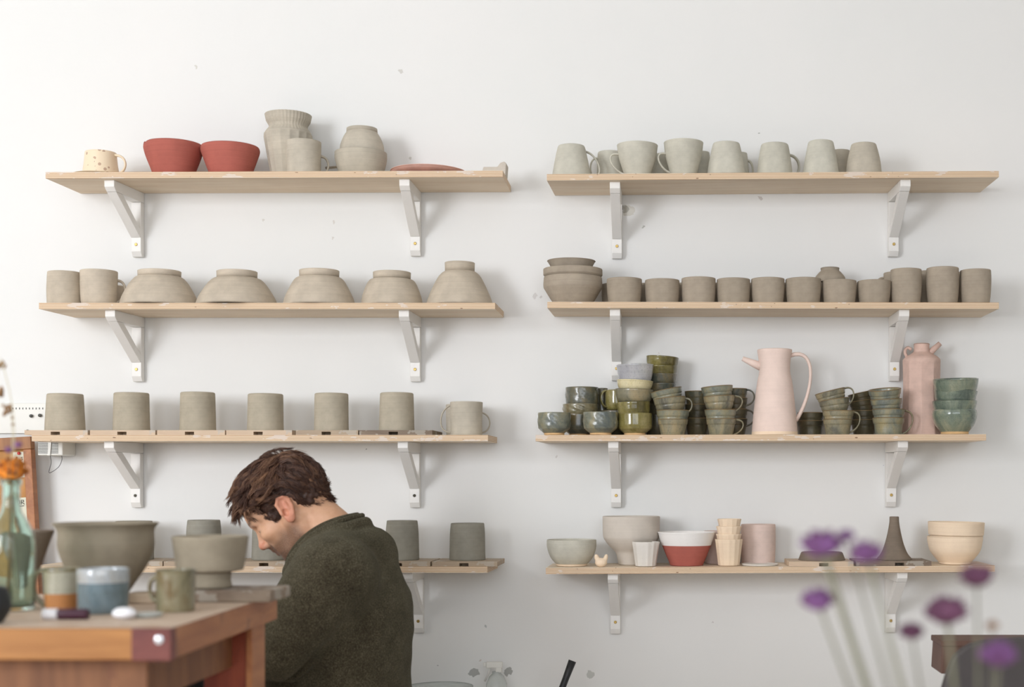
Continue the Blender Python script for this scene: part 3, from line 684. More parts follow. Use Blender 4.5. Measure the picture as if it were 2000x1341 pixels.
# pitcher
def spout_stick(pts, rad, nm='spout', mat='clay_blush'):
    def f(root, s, H):
        q = [Vector((p[0] * s, p[1] * s, p[2] * H)) for p in pts]
        MB().tube(q, [r * s for r in rad], 12).build(nm, mat, root, smooth=True)
    return f
pot('pitcher', 'tall pale pink pitcher with long arched handle and stick spout', 'pitcher', 1513, 679, [(0, 45), (.04, 45), (.3, 41), (.6, 35), (.74, 30.5), (.88, 31.5), (.97, 34), (1, 34)], 'clay_blush', y=-.12, on='R3', bands=[(.035, 'clay_peach'), (2, 'clay_blush')],
    handle=(-3, .93, .17, 72, .0062, .0048, 'clay_blush', (1.45, 1.0, .12, -.25)), thick=.005,
    extra=spout_stick([(-26, 0, .80), (-44, 0, .845), (-63, 0, .895)], [9, 7, 4.5]))
def jug_parts(root, s, H):
    MB().tube([Vector((12 * s, 0, .87 * H)), Vector((22 * s, 0, .93 * H)), Vector((36 * s, 0, 1.0 * H))], [8 * s, 6 * s, 5 * s], 12).build('spout', 'clay_pink', root, smooth=True)
    pts = [Vector(((-24 - 10 * math.sin(math.pi * q / 8)) * s, 0, (.86 + .06 * q / 8) * H)) for q in range(9)]
    pts = crm([(-20 * s, 0, .935 * H), (-27 * s, 0, .955 * H), (-32 * s, 0, .93 * H), (-32 * s, 0, .89 * H), (-29 * s, 0, .86 * H)], 5)
    MB().tube(pts, .0042, 8).build('handle', 'clay_pink', root, smooth=True)
pot('jug', 'faceted dusty pink jug with short neck, stick spout and tiny loop handle', 'jug', 1800, 669, [(0, 40), (.5, 36.5), (.78, 37), (.84, 34), (.885, 22), (.91, 16), (.96, 15), (1, 15.5)], 'clay_pink', y=-.06, on='R3', facets=9, facet_t=(-.2, .8), n=144, extra=jug_parts, thick=.005)
# celadon bowls
gc = 'stack of blue green bowls at the right end of the glazed shelf'
pot('bowl', 'blue green bowl with tan foot at the bottom of the right end stack', 'bowl', 1864.5, 798, [(0, 27), (.1, 27), (.13, 28), (.4, 38), (.75, 43.5), (1, 42.5)], 'glaze_celadon', y=-.145, on='R3', bands=[(.11, 'clay_tan'), (2, 'glaze_celadon')], group=gc, thick=.004)
pot('bowl', 'blue green bowl second from the bottom of the right end stack', 'bowl', 1864.5, 780, [(0, 26), (.35, 37), (.8, 42), (1, 43)], 'glaze_celadon', y=-.145, base_py=819, group=gc)
pot('bowl', 'tilted blue green bowl second from the top of the right end stack', 'bowl', 1864, 758, [(0, 25), (.35, 37), (.8, 41), (1, 42)], 'glaze_celadon', y=-.145, base_py=798, group=gc, tilt=(0, 4.5))
pot('bowl', 'open blue green bowl on top of the right end stack, interior showing', 'bowl', 1867, 736, [(0, 25), (.3, 38), (.75, 43), (1, 44)], 'glaze_celadon', y=-.145, base_py=777, group=gc, tilt=(6, -2))

# ---- R4
pot('bowl', 'pale grey bowl with tan foot, leftmost on the lowest right shelf', 'bowl', 1116.5, 1051, [(0, 30), (.08, 30.5), (.12, 33), (.35, 42), (.7, 48), (1, 48.5)], 'clay_pale', y=-.12, on='R4', bands=[(.09, 'clay_peach'), (2, 'clay_pale')])
o = MB()
o.ell((0, 0, .011), (.0165, .014, .0125), 14, 10); o.ell((-.011, 0, .022), (.007, .007, .012), 10, 8, M=Matrix.Rotation(-.3, 3, 'Y')); o.ell((.012, 0, .022), (.006, .007, .012), 10, 8, M=Matrix.Rotation(.25, 3, 'Y'))
p0 = P(1174, 1106, -.165); ob = o.build('clay_nub', 'clay_peach', smooth=True, loc=(p0.x, -.165, sz('R4', p0.x) + .0005))
rm = ob.modifiers.new('blend', 'REMESH'); rm.mode = 'VOXEL'; rm.voxel_size = .0014; rm.use_smooth_shade = True
sm = ob.modifiers.new('soft', 'SMOOTH'); sm.iterations = 6
tag(ob, 'tiny peach clay nub with two horn-like points, beside the pale bowl', 'clay figure')
pot('bowl', 'largest pale stone coloured bowl with stepped foot on the lowest right shelf', 'bowl', 1233, 1006, [(0, 25), (.12, 27), (.26, 31), (.38, 42), (.5, 51), (.62, 55), (1, 56)], 'clay_stone', y=-.085, on='R4', thick=.005)
pot('cup', 'white faceted cup with ragged foot, before the largest pale bowl', 'cup', 1261, 1056, [(0, 20.5), (.1, 21), (1, 27.5)], 'clay_white', y=-.155, on='R4', smooth_prof=False, facets=13, n=104, fl=1.6)
pot('bowl', 'red clay bowl with white dipped rim', 'bowl', 1341, 1036, [(0, 32), (.08, 33.5), (.35, 41), (.7, 50), (1, 56)], 'clay_red', y=-.125, on='R4', bands=[(.62, 'clay_red'), (2, 'slip_white')], n=64)
pot('pot', 'mauve pink pot mostly hidden behind the red and white bowl', 'pot', 1405, 1035, [(0, 28), (.5, 30.5), (1, 31)], 'clay_mauve', y=-.046, on='R4')
fc = 'nested peach faceted cups'
for i, (tp, bs, r, w) in enumerate([(1051, None, 27.5, 'bottom cup of the nested peach faceted stack'), (1041, 1066, 25.5, 'second cup up in the nested peach faceted stack'), (1026, 1053, 25, 'third cup up in the nested peach faceted stack'), (1012, 1040, 23.5, 'top cup of the nested peach faceted stack')]):
    kw = dict(on='R4') if bs is None else dict(base_py=bs)
    pot('cup', w, 'cup', 1423.5 + (0 if i < 3 else 1), tp, [(0, r * .76), (.1, r * .79), (1, r)], 'clay_peach', y=-.15, smooth_prof=False, facets=14, n=112, fl=1.5, group=fc, **kw)
pot('pot', 'mauve pink cylinder pot behind the white disc', 'pot', 1481, 1022, [(0, 31), (.1, 32.5), (.6, 34), (1, 33.5)], 'clay_mauve', y=-.06, on='R4')
pot('disc', 'thin white clay disc lying beside the peach faceted cups', 'disc', 1484.5, 1096, [(0, 35), (1, 36)], 'clay_white', y=-.14, on='R4', H=.005, thick=.002, smooth_prof=False)
pot('dish', 'dark shallow clay dish on the pale bat, behind purple flowers', 'dish', 1605, 1075, [(0, 46), (1, 40)], 'clay_dark', y=-.12, on='R4', lift=BAT, inv=True, smooth_prof=False)
pot('vase', 'dark grey funnel shaped vase with narrow neck on the lowest right shelf', 'vase', 1746.5, 1008, [(0, 34), (.03, 34), (.15, 26), (.35, 19), (.6, 13.5), (.85, 9.8), (1, 9.2)], 'clay_dark', y=-.125, on='R4', lift=BAT)
pot('bowl', 'lower peach bowl of the pair at the right end of the lowest right shelf', 'bowl', 1865, 1044, [(0, 31), (.07, 31.5), (.1, 33), (.45, 48), (.8, 53), (1, 54)], 'clay_peach', y=-.115, on='R4', thick=.004)
pot('bowl', 'upper peach bowl nested in its pair at the right end of the lowest right shelf', 'bowl', 1866.5, 1017, [(0, 30), (.3, 43), (.58, 50), (.62, 53), (1, 54.5)], 'clay_peach', y=-.115, base_py=1082, tilt=(0, 1.2), thick=.004)
# ------------------------------------------------------------------ room
def struct(name, mb, mat, loc=None, **k):
    o = mb.build(name, mat, loc=loc, **k); o['kind'] = 'structure'; return o
XL, XR, YB, ZC = -5.1, 3.4, -5.6, 3.3
struct('wall_back', MB().box((XL - .1, 0, 0), (XR + .1, .12, ZC)), 'plaster_wall')
struct('wall_right', MB().box((XR, YB, 0), (XR + .12, 0, ZC)), 'paint_room')
struct('wall_left', MB().box((XL - .12, YB, 0), (XL, 0, ZC)), 'paint_room')
struct('floor', MB().box((XL - .1, YB - .1, -.1), (XR + .1, .12, 0)), 'floor_mat')
struct('ceiling', MB().box((XL - .1, YB - .1, ZC), (XR + .1, .12, ZC + .1)), 'paint_white')
WX0, WX1, VX0, VX1 = -4.9, -2.9, -1.6, 2.2; WZ0, WZ1 = 1.0, 3.0
m = MB()
for xa_, xb_ in ((XL, WX0), (WX1, VX0), (VX1, XR)): m.box((xa_, YB - .12, 0), (xb_, YB, ZC))
for xa_, xb_ in ((WX0, WX1), (VX0, VX1)): m.box((xa_, YB - .12, 0), (xb_, YB, WZ0)); m.box((xa_, YB - .12, WZ1), (xb_, YB, ZC))
struct('wall_front', m, 'paint_room')
b = .05
for nm_, xa_, xb_ in (('window_1', WX0, WX1), ('added_fill_window', VX0, VX1)):  # the second, right-hand window is unseen, added to carry the fill light
    m = MB(); m.box((xa_, YB - .08, WZ0), (xb_, YB - .03, WZ0 + b)).box((xa_, YB - .08, WZ1 - b), (xb_, YB - .03, WZ1))
    for xx in (xa_, (xa_ + xb_) / 2 - b / 2, xb_ - b): m.box((xx, YB - .08, WZ0 + b), (xx + b, YB - .03, WZ1 - b))
    struct(nm_, m, 'window_frame')

def area(name, loc, rot, sx, sy, e, c):
    l = bpy.data.lights.new(name, 'AREA'); l.shape = 'RECTANGLE'; l.size = sx; l.size_y = sy; l.energy = e; l.color = c
    o = bpy.data.objects.new(name, l); col.objects.link(o); o.location = loc; o.rotation_euler = rot; return o
area('daylight_window_1', ((WX0 + WX1) / 2, YB - .2, 2.05), (R(90), 0, 0), WX1 - WX0, WZ1 - WZ0, 204, (.95, .985, 1.05))
area('added_fill_light', ((VX0 + VX1) / 2, YB - .2, 2.05), (R(90), 0, 0), VX1 - VX0, WZ1 - WZ0, 66, (.95, .985, 1.05))  # weak fill light, added behind the invented second window
w = bpy.data.worlds.new('sky'); bpy.context.scene.world = w; w.use_nodes = True
w.node_tree.nodes['Background'].inputs[0].default_value = (.85, .93, 1, 1); w.node_tree.nodes['Background'].inputs[1].default_value = 1.0

# ------------------------------------------------------------------ table
TZ = .89; XN, YN, XF, YFt = -.713, -1.92, -.727, -1.32
tab = empty('work_table', (-1.4, -1.62, 0), 'worn orange brown wooden work table in the left foreground, with pots on it', 'table')
org = Vector(tab.location)
def tpart(name, mb, mats, bevel=.002, lab=None, z=None):
    mb.v = [tuple(Vector(v) - org) for v in mb.v]
    o = mb.build(name, mats, tab, bevel=bevel)
    if lab: o['label'] = lab
    return o
XLt = -2.25
tp = MB(); vs = [(XLt, YN, TZ - .046), (XN, YN, TZ - .046), (XF, YFt, TZ - .046), (XLt, YFt, TZ - .046), (XLt, YN, TZ), (XN, YN, TZ), (XF, YFt, TZ), (XLt, YFt, TZ)]
tp.add(vs, [(4, 5, 6, 7)], 0); tp.add(vs, [(0, 1, 5, 4)], 1); tp.add(vs, [(1, 2, 6, 5)], 2); tp.add(vs, [(0, 3, 2, 1), (2, 3, 7, 6), (3, 0, 4, 7)], 2)
bmv = tpart('tabletop', tp, ['table_top', 'table_front', 'table_side'])
bm = bmesh.new(); bm.from_mesh(bmv.data); bmesh.ops.remove_doubles(bm, verts=bm.verts, dist=1e-5); bm.to_mesh(bmv.data); bm.free()
xa = (258 - CX) * 2.03 / F
tpart('corner_block', MB().box((xa, YN - .0035, TZ - .047), (XN + .001, YN + .02, TZ - .0005)), 'table_stain', .0015, 'purple stained wooden corner block')
sc = MB(); vs2, fs2 = lathe([(0, 0), (.0065, 0), (.0065, .002), (0, .003)], 16); sc.add([Matrix.Rotation(R(90), 3, 'X') @ Vector(v) + Vector(((313 - CX) * 2.03 / F, YN - .0036, TZ - .0165)) for v in vs2], fs2)
tpart('screw', sc, 'chrome', 0)
tpart('apron', MB().box((XLt + .06, YN + .05, TZ - .19), (-.765, YN + .075, TZ - .0465)), 'table_under')
tpart('apron', MB().box((-.80, YN + .14, TZ - .12), (-.775, YFt - .10, TZ - .0465)), 'table_under')
tpart('leg', MB().box((-.848, YN + .076, 0), (-.765, YN + .15, TZ - .0465)), 'table_under')
tpart('leg', MB().box((-.825, YFt - .115, 0), (-.750, YFt - .045, TZ - .0465)), 'table_red')
tpart('leg_cheek', MB().box((-.7495, YFt - .12, 0), (-.738, YFt - .04, TZ - .0465)), 'table_side')
tpart('leg', MB().box((XLt + .05, YN + .076, 0), (XLt + .13, YN + .15, TZ - .0465)), 'table_under')
tpart('leg', MB().box((XLt + .05, YFt - .13, 0), (XLt + .13, YFt - .05, TZ - .0465)), 'table_under')

def T(base_py): return .21 * F / (base_py - CY) + CAMY     # y of a thing whose base shows at base_py
tk = dict(basez=TZ)
pot('bowl', 'big flared grey unfired bowl with rolled rim on the work table', 'bowl', 207, 1017, [(0, 34), (.2, 52), (.45, 76), (.68, 88), (.83, 88), (.91, 89), (1, 98)], 'clay_bowl', y=-1.46, thick=.006, basez=TZ + .0005, n=64)
pot('bowl', 'straight sided grey bowl on a thick pedestal foot, right side of the table', 'bowl', 410.5, 1043, [(0, 40), (.06, 41), (.16, 39), (.30, 40), (.345, 62), (.42, 64), (1, 72)], 'clay_bowl', y=-1.44, thick=.006, basez=TZ + .021, smooth_prof=False, n=64)
pot('bowl', 'dark flared bowl half hidden behind the green glass bottle', 'bowl', 48, 1033, [(0, 16), (.3, 22), (1, 54)], 'clay_dark', y=-1.46, basez=TZ + .0005)
s2 = 2.5 / F
def slab(name, x0, x1, y, dy, h, mat, lab, cat='board'):
    D = y - CAMY; o = MB().box(((x0 - CX) * D / F, y, TZ + .0003), ((x1 - CX) * D / F, y + dy, TZ + h)).build(name, mat, bevel=.003); tag(o, lab, cat); return o
slab('bat', 352, 528, -1.50, .13, .0205, 'bat_clay', 'thick clay-caked bat under the pedestal bowl on the table', 'bat')
slab('board', 240, 300, -1.53, .06, .018, 'bat_worn', 'small pale board between the big flared bowl and the olive mug', 'board')
yA = T(1189)
pot('mug', 'mug with chalky green glaze above a bare orange base, left on the table', 'mug', 120, 1105, [(0, 28), (.3, 31), (1, 35)], 'glaze_chalk', y=yA, bands=[(.36, 'terracotta'), (.9, 'glaze_chalk'), (2, 'glaze_moss')], handle=(190, .93, .12, 53, .006, .0035, 'glaze_moss'), **tk)
pot('cup', 'blue glazed cup with shiny pale rim band, front of the table', 'cup', 201.5, 1106, [(0, 45), (.06, 47.5), (1, 48.5)], 'glaze_blue', y=T(1196), bands=[(.72, 'glaze_blue'), (2, 'glaze_rim')], smooth_prof=False, **tk)
pot('mug', 'mottled olive mug with small left handle, right of the blue cup', 'mug', 343, 1108, [(0, 34), (.08, 36), (.7, 37), (.9, 37), (1, 38)], 'glaze_moss', y=T(1193), handle=(192, .80, .25, 50, .006, .0035), **tk)
pot('mug', 'black rounded mug cut off by the left edge of the frame', 'mug', -14, 1143, [(0, 18), (.4, 33), (.8, 30), (1, 24)], 'black_rubber', y=-1.86, **tk)
# pen
py_ = -1.80; D = py_ - CAMY; xz = lambda px: (px - CX) * D / F
pen = empty('marker_pen', (xz(128), py_, TZ + .0085), 'dark purple marker pen with a white cap lying before the mugs', 'pen')
vs2, fs2 = lathe([(0, -.036), (.0075, -.036), (.008, -.033), (.008, .0105), (.0068, .0115), (0, .0115)], 20)
MB().add([(v[2] + .0 + .011, v[1], v[0]) for v in vs2], fs2).build('barrel', 'pen_purple', pen, smooth=True)
vs2, fs2 = lathe([(0, -.0365), (.006, -.0365), (.0082, -.034), (.0082, -.0125), (0, -.0125)], 20)
MB().add([(v[2], v[1], v[0]) for v in vs2], fs2).build('cap', 'white_gloss', pen, smooth=True)
for cc in pen.children: cc.location.x = .012 if cc.name.startswith('barrel') else .002
o = MB().ell((0, 0, .009), (.019, .014, .009), 20, 10, nz=.05).build('clay_lump', 'white_gloss', smooth=True, loc=(xz(238), -1.79, TZ)); tag(o, 'small glossy white lump in front of the blue cup', 'lump')
pot('lid', 'translucent pale round lid lying beside the white lump', 'lid', 287, 1183, [(0, 26), (1, 30)], 'clear_plastic', y=-1.76, H=.006, thick=.002, **tk)

# bottle with dried flowers
yb = T(1191); D = yb - CAMY; sb = D / F; bx = (22 - CX) * sb
root = empty('glass_bottle', (bx, yb, TZ + .0003), 'tall pale green glass bottle with narrow neck at the left edge of the table', 'bottle')
Hn = (1191 - 935) * sb
pr = [(0, 0), (.033, 0), (.0355, .003), (.036, .012), (.036, .105), (.0345, .122), (.026, .142), (.0165, .158), (.0135, .175), (.0135, Hn - .012), (.0165, Hn - .008), (.0165, Hn),
      (.0120, Hn), (.0105, Hn - .01), (.0105, .175), (.0135, .158), (.0235, .140), (.032, .120), (.0335, .105), (.0335, .014), (.030, .006), (0, .006)]
vs2, fs2 = lathe(pr, 48); mesh_obj('body', vs2, fs2, 'glass_bottle', root)
# flower and stems
def flower_head(root, r, mat, mat2, n=90, flat=.8, name='flower_head', seed=1):
    rr = random.Random(seed); mb = MB()
    mb.ell((0, 0, 0), (r * .78, r * .78, r * .72 * flat), 14, 9, 0, nz=.06)
    for i in range(n):
        u = rr.uniform(-.35, 1); a = rr.uniform(0, 6.283); q = math.sqrt(1 - u * u)
        d = Vector((q * math.cos(a), q * math.sin(a), u * flat)); L = r * rr.uniform(.75, 1.05)
        sidev = d.orthogonal().normalized()
        mb.tube([d * r * .35, d * L * .75 + sidev * r * .04, d * L + Vector((0, 0, r * .06))], [r * .05, r * .11, r * .03], 5, 0 if rr.random() < .7 else 1, cap=True)
    return mb.build(name, [mat, mat2], root, smooth=True)
def flower(kind, px, py, D, r_px, base, label, mat, mat2, stem='stem_green', bend=(0, 0), n=90, flat=.8, group=None, seed=1, stem_r=.0016):
    y = D + CAMY; h = P(px, py, y); base = Vector(base)
    root = empty(kind, base, label, 'flower', group)
    hd = flower_head(root, r_px * D / F, mat, mat2, n, flat, seed=seed); hd.location = h - base
    mid = (h - base) * .55 + Vector((bend[0], 0, bend[1]))
    pts = crm([(0, 0, 0), mid, h - base], 8)
    MB().tube(pts, [stem_r * (1.2 - .4 * i / (len(pts) - 1)) for i in range(len(pts))], 8).build('stem', stem, root, smooth=True)
    return root
flower('dried_flower', 24, 920, D, 30, (bx - .006, yb, TZ + .012), 'round orange dried flower head rising from the glass bottle', 'petal_orange', 'petal_rust', 'dry_brown', n=260, flat=.95, seed=3, stem_r=.0022)
def grass(label, pts, blobs, base):
    root = empty('dried_plant', base, label, 'dried plant', 'dried plants in the glass bottle')
    q = [Vector((0, 0, 0))] + [P(x, yy, yb + dy) - Vector(base) for x, yy, dy in pts]
    MB().tube(crm(q, 6), .0007, 6).build('stem', 'dry_straw', root, smooth=True)
    rr = random.Random(5)
    for x, yy, r in blobs:
        mb = MB()
        c = P(x, yy, yb) - Vector(base)
        for k in range(14):
            d = Vector((rr.uniform(-1, 1), rr.uniform(-1, 1), rr.uniform(-1, 1))) * r * sb * .8
            mb.ell(c + d, (r * sb * .28, r * sb * .28, r * sb * .5), 6, 5)
        mb.build('seed_head', 'dry_brown', root, smooth=True)
grass('dried brown grass with seed heads at the top left, above the orange flower', [(20, 1000, 0), (24, 930, 0), (28, 840, -.01), (20, 770, -.02), (2, 700, -.02)], [(13, 798, 9), (4, 712, 7), (-2, 765, 10), (8, 808, 5)], (bx + .004, yb, TZ + .012))
grass('thin straw grass leaning right beside the orange flower', [(24, 1000, .01), (22, 930, .01), (24, 850, .01), (22, 810, .01)], [(24, 815, 3), (26, 828, 3)], (bx + .010, yb, TZ + .012))
for i, (px, py, rp, w) in enumerate([(17, 878, 9, 'left'), (35, 868, 9, 'right')]):
    flower('purple_flower', px, py, 2.05, rp, (bx + .001 - .003 * i, yb, TZ + .015), 'small blurred mauve flower above the orange head, ' + w + ' one of the pair', 'petal_purple', 'petal_plum', n=40, group='small mauve flowers in the glass bottle', seed=i + 8, stem_r=.0008)

# right foreground flowers in a vase on a low table just below the frame
vb = Vector((.262, -2.76, .84))
st = empty('side_table', (.262, -2.76, 0), 'small round wooden side table carrying the vase of purple flowers', 'table')
MB().add(*lathe([(0, .58), (.17, .58), (.175, .585), (.175, .6), (.17, .605), (0, .605)], 40)).build('tabletop', 'stool_wood', st, smooth=False)
for k in range(3):
    a = k * 2.094 + .4; MB().tube([(.1 * math.cos(a), .1 * math.sin(a), .58), (.16 * math.cos(a), .16 * math.sin(a), 0)], .014, 10).build('leg', 'stool_wood', st, smooth=True)
vv = MB().add(*lathe([(0, 0), (.04, 0), (.05, .02), (.055, .08), (.035, .15), (.022, .18), (.026, .2), (.0235, .2), (.019, .18), (.032, .15), (.05, .08), (.045, .02), (0, .008)], 36)).build('vase', 'clay_grey', smooth=True, loc=(.262, -2.76, .6055)); tag(vv, 'grey clay vase holding the purple flowers, bottom right', 'vase')
gp = 'blurred purple flowers in the right foreground'
for i, (px, py, D_, rp, w, m1, sr) in enumerate([
        (1604, 1064, 1.36, 44, 'broad blurred purple flower, upper left of the foreground bunch', 'petal_purple', .0036),
        (1652, 1046, 1.38, 19, 'small blurred purple tuft topping the upper left of the bunch', 'petal_purple', .0014),
        (1692, 1080, 1.33, 37, 'blurred purple flower beside the dark funnel vase', 'petal_purple', .0022),
        (1597, 1173, 1.36, 36, 'blurred violet flower, lowest on the left of the bunch', 'petal_purple', .0018),
        (1907, 1126, 1.36, 37, 'blurred purple flower below the peach bowls', 'petal_plum', .0014),
        (1848, 1195, 1.34, 46, 'largest blurred plum flower near the bracket foot on the right', 'petal_plum', .0026),
        (1780, 1234, 1.38, 27, 'small blurred plum flower below the right bracket', 'petal_plum', .0014),
        (1950, 1280, 1.3, 40, 'blurred violet flower over the charcoal chair back', 'petal_purple', .0014),
        (1938, 1222, 1.35, 14, 'tiny faint flower bud above the charcoal chair back', 'dry_brown', .001)]):
    b0 = vb + Vector(((i % 3 - 1) * .007, (i // 3 - 1) * .007, -.2))
    flower('purple_flower', px, py, D_, rp, b0, w, m1, 'petal_plum', n=150, flat=.72, group=gp, seed=20 + i, stem_r=sr)

# ------------------------------------------------------------------ bits by the wall
# pin board leaning on the wall, standing on the floor
yp = -.06; D = yp - CAMY; sp_ = D / F
tr = P(63, 852, yp); Wd, Hd = .62, tr.z + .0
pb = empty('pin_board', (tr.x, yp, tr.z), 'wood framed cork pin board with notes leaning on the wall at the left edge', 'pin board')
fw = .016
def pbx(mb, n_, m_, parent=pb, bevel=.0015, lab=None):
    o = mb.build(n_, m_, parent, bevel=bevel)
    if lab: o['label'] = lab
    return o
pbx(MB().box((-Wd, .004, -Hd + .03), (-.004, .012, -.006)), 'cork_panel', 'cork', bevel=0)
pbx(MB().box((-Wd, -.012, -.034), (0, .014, 0)), 'frame_top', 'frame_wood')
pbx(MB().box((-fw - .006, -.012, -Hd), (0, .014, -.0345)), 'frame_side', 'table_side')
pbx(MB().box((-Wd, -.012, -Hd), (-Wd + fw, .014, -.0345)), 'frame_side', 'frame_wood')
pb.rotation_euler = (0, R(-3.2), 0)
def stroke(mb, pts, x0, z0, s, y=-.0012, w=.0007):
    mb.tube([(x0 + px * s, y, z0 + pz * s) for px, pz in pts], w, 5)
GL = {'1': [[(.25, 0), (.35, 1)]], '0': [[(.5, 1), (.15, .7), (.15, .25), (.5, 0), (.8, .3), (.8, .75), (.5, 1)]], 'R': [[(.15, 0), (.25, 1), (.7, .95), (.75, .6), (.25, .5), (.9, 0)]],
      '5': [[(.8, 1), (.3, 1), (.25, .55), (.7, .55), (.75, .2), (.2, 0)]], '6': [[(.7, 1), (.25, .6), (.2, .15), (.6, 0), (.75, .3), (.3, .45)]], '8': [[(.5, .5), (.2, .8), (.5, 1), (.8, .8), (.2, .2), (.5, 0), (.8, .2), (.5, .5)]],
      '2': [[(.2, .8), (.5, 1), (.8, .75), (.2, 0), (.85, 0)]], '3': [[(.2, .95), (.7, .9), (.4, .55), (.75, .25), (.2, 0)]], '4': [[(.7, 0), (.7, 1), (.15, .35), (.9, .35)]], '7': [[(.2, 1), (.8, 1), (.4, 0)]]}
def note(name, x0, x1, ztop, zbot, lab, lines, pin=False):
    r = empty(name, Vector(pb.matrix_basis @ Vector(((x0 + x1) / 2, .002, (ztop + zbot) / 2))), lab, 'paper note', 'notes pinned on the cork board')
    r.rotation_euler = pb.rotation_euler
    hx = (x1 - x0) / 2; hz = (ztop - zbot) / 2
    MB().box((-hx, -.0005, -hz), (hx, .0005, hz)).build('sheet', 'paper', r)
    mb = MB()
    for (txt, tx, tz, size) in lines:
        for ci, ch in enumerate(txt):
            if ch == ' ': continue
            if ch == '_': mb.tube([(tx + ci * size * .9, -.0012, tz), (tx + (ci + 1) * size * .95, -.0012, tz + .001)], .0009, 5); continue
            for stk in GL[ch]: stroke(mb, stk, tx + ci * size * .95, tz, size, w=size * .085)
    mb.build('handwriting', 'ink', r)
    if pin: MB().ell((hx * .1, -.004, hz - .004), (.0045, .0045, .0045), 10, 8).build('pin', 'pin_red', r, smooth=True)
bpy.context.view_layer.update()
q = 1.4e-3
note('paper_note', -.056, -.024, -.040, -.110, 'upper pale note with a red pin and dark scribbles on the cork board', [('1', -.014, .0, .022), ('5', .004, .012, .008), ('6', .004, -.006, .008)], True)
note('paper_note', -.075, -.024, -.165, -.262, 'lower note headed 10R with a column of figures, on the cork board', [('10R', -.016, .030, .012), ('___', -.018, .025, .012)] + [('%s%s' % (a, b_), -.012, .014 - .0115 * i, .0065) for i, (a, b_) in enumerate([('5', '4'), ('5', '6'), ('1', '8'), ('1', '6'), (' ', '3')])])

# vent box under the third shelf
vbx = P(97, 889, -.09); vr = empty('vent_box', (vbx.x, -.001, vbx.z), 'white plastic box with two slotted grilles and dangling wires under the third left shelf', 'box')
sv = 3.86 / F; hw = 25 * sv; hh = .0395
MB().box((-hw, -.085, 0), (hw * .98, 0, hh)).build('casing', 'plastic_white', vr, bevel=.003)
for gx0, gx1 in ((-hw * .95, -hw * .18), (.0, hw * .62)):
    mb = MB()
    for i in range(8):
        mb.box((gx0, -.0862, .006 + i * .0042), (gx1, -.0848, .0078 + i * .0042))
    mb.build('grille', 'vent_gap', vr)
MB().prism([(-hw * .18, 0), (.02 * hw, 0), (.12 * hw, hh), (-hw * .08, hh)], 'y', -.0885, -.0855).build('strap', 'plastic_white', vr)
MB().tube(crm([(-.015, -.05, 0), (-.013, -.05, -.02), (-.019, -.05, -.045), (-.010, -.05, -.044), (.006, -.045, -.030), (.012, -.04, -.012), (.012, -.04, 0)], 6), .0008, 6).build('wire', 'wire', vr, smooth=True)
# perforated rail
a = P(2, 787, -.012); b_ = P(92, 846, -.012)
pg = empty('perforated_panel', (0, 0, 0), 'white perforated wall panel with round knobs behind the leftmost cylinder', 'panel'); pg.location = ((a.x + b_.x) / 2, -.001, b_.z)
wx = (b_.x - a.x) / 2; hz = a.z - b_.z
MB().box((-wx - .1, -.008, 0), (wx, 0, hz)).build('sheet', 'plastic_white', pg, bevel=.001)
mb = MB()
for i in range(13):
    x = wx - .004 - i * .0092; mb.box((x - .0012, -.0087, hz - .017), (x + .0012, -.0075, hz - .012))
mb.build('slots', 'vent_gap', pg)
for x, z in ((62, 812), (79, 811), (55, 842)):
    p = P(x, z, -.01); mb = MB().ell((p.x - pg.location.x, -.013, p.z - pg.location.z), (.0048, .006, .0048), 12, 8); mb.build('knob', 'vent_gap', pg, smooth=True)

# black handle leaning by the wall
h1 = P(1118, 1290, -.22); h0 = P(938, 1738, -.30); h0.z = .012
br = MB().tube([h0 , h0.lerp(h1, .93), h1], [.0085, .0088, .0105], 16).build('broom_handle', 'black_rubber', smooth=True); tag(br, 'scuffed black tube handle leaning near the wall at bottom centre', 'handle')

# low cabinet top just under the frame with tub and spray bottle
cz = .45
cab = empty('low_cabinet', (-.72, -.14, 0), 'low white cabinet against the wall below the spray bottle', 'cabinet')
MB().box((-.25, -.13, 0), (.25, .13, cz - .02)).build('carcass', 'paint_white', cab); MB().box((-.26, -.14, cz - .0195), (.26, .135, cz)).build('top', 'paint_white', cab, bevel=.002)
pot('plastic_tub', 'translucent white plastic tub, its rim just showing at the bottom edge', 'tub', 858, 1330, [(0, 58), (.9, 64), (.93, 66), (1, 66)], 'clear_plastic', y=-.14, basez=cz, thick=.003, smooth_prof=False)
sx = P(970, 1295, -.10); sr = empty('spray_bottle', (sx.x, -.10, cz + .0003), 'pale translucent spray bottle with trigger standing against the wall', 'spray bottle')
zb = sx.z - cz
MB().add(*lathe([(0, 0), (.030, 0), (.032, .004), (.032, .05), (.028, zb - .055), (.020, zb - .035), (.012, zb - .028), (.012, zb - .022), (0, zb - .022)], 32)).build('body', 'clear_plastic', sr, smooth=True)
MB().box((-.028, -.008, zb - .012), (.016, .008, zb + .004)).box((-.036, -.006, zb - .009), (-.028, .006, zb + .002)).box((-.002, -.010, zb - .024), (.014, .010, zb - .011)).build('spray_head', 'plastic_white', sr, bevel=.002)
MB().tube([(-.018, 0, zb - .010), (-.022, 0, zb - .028), (-.032, 0, zb - .048)], .0025, 8, flat=(Vector((0, 1, 0)), 2)).build('trigger', 'plastic_white', sr, smooth=True)

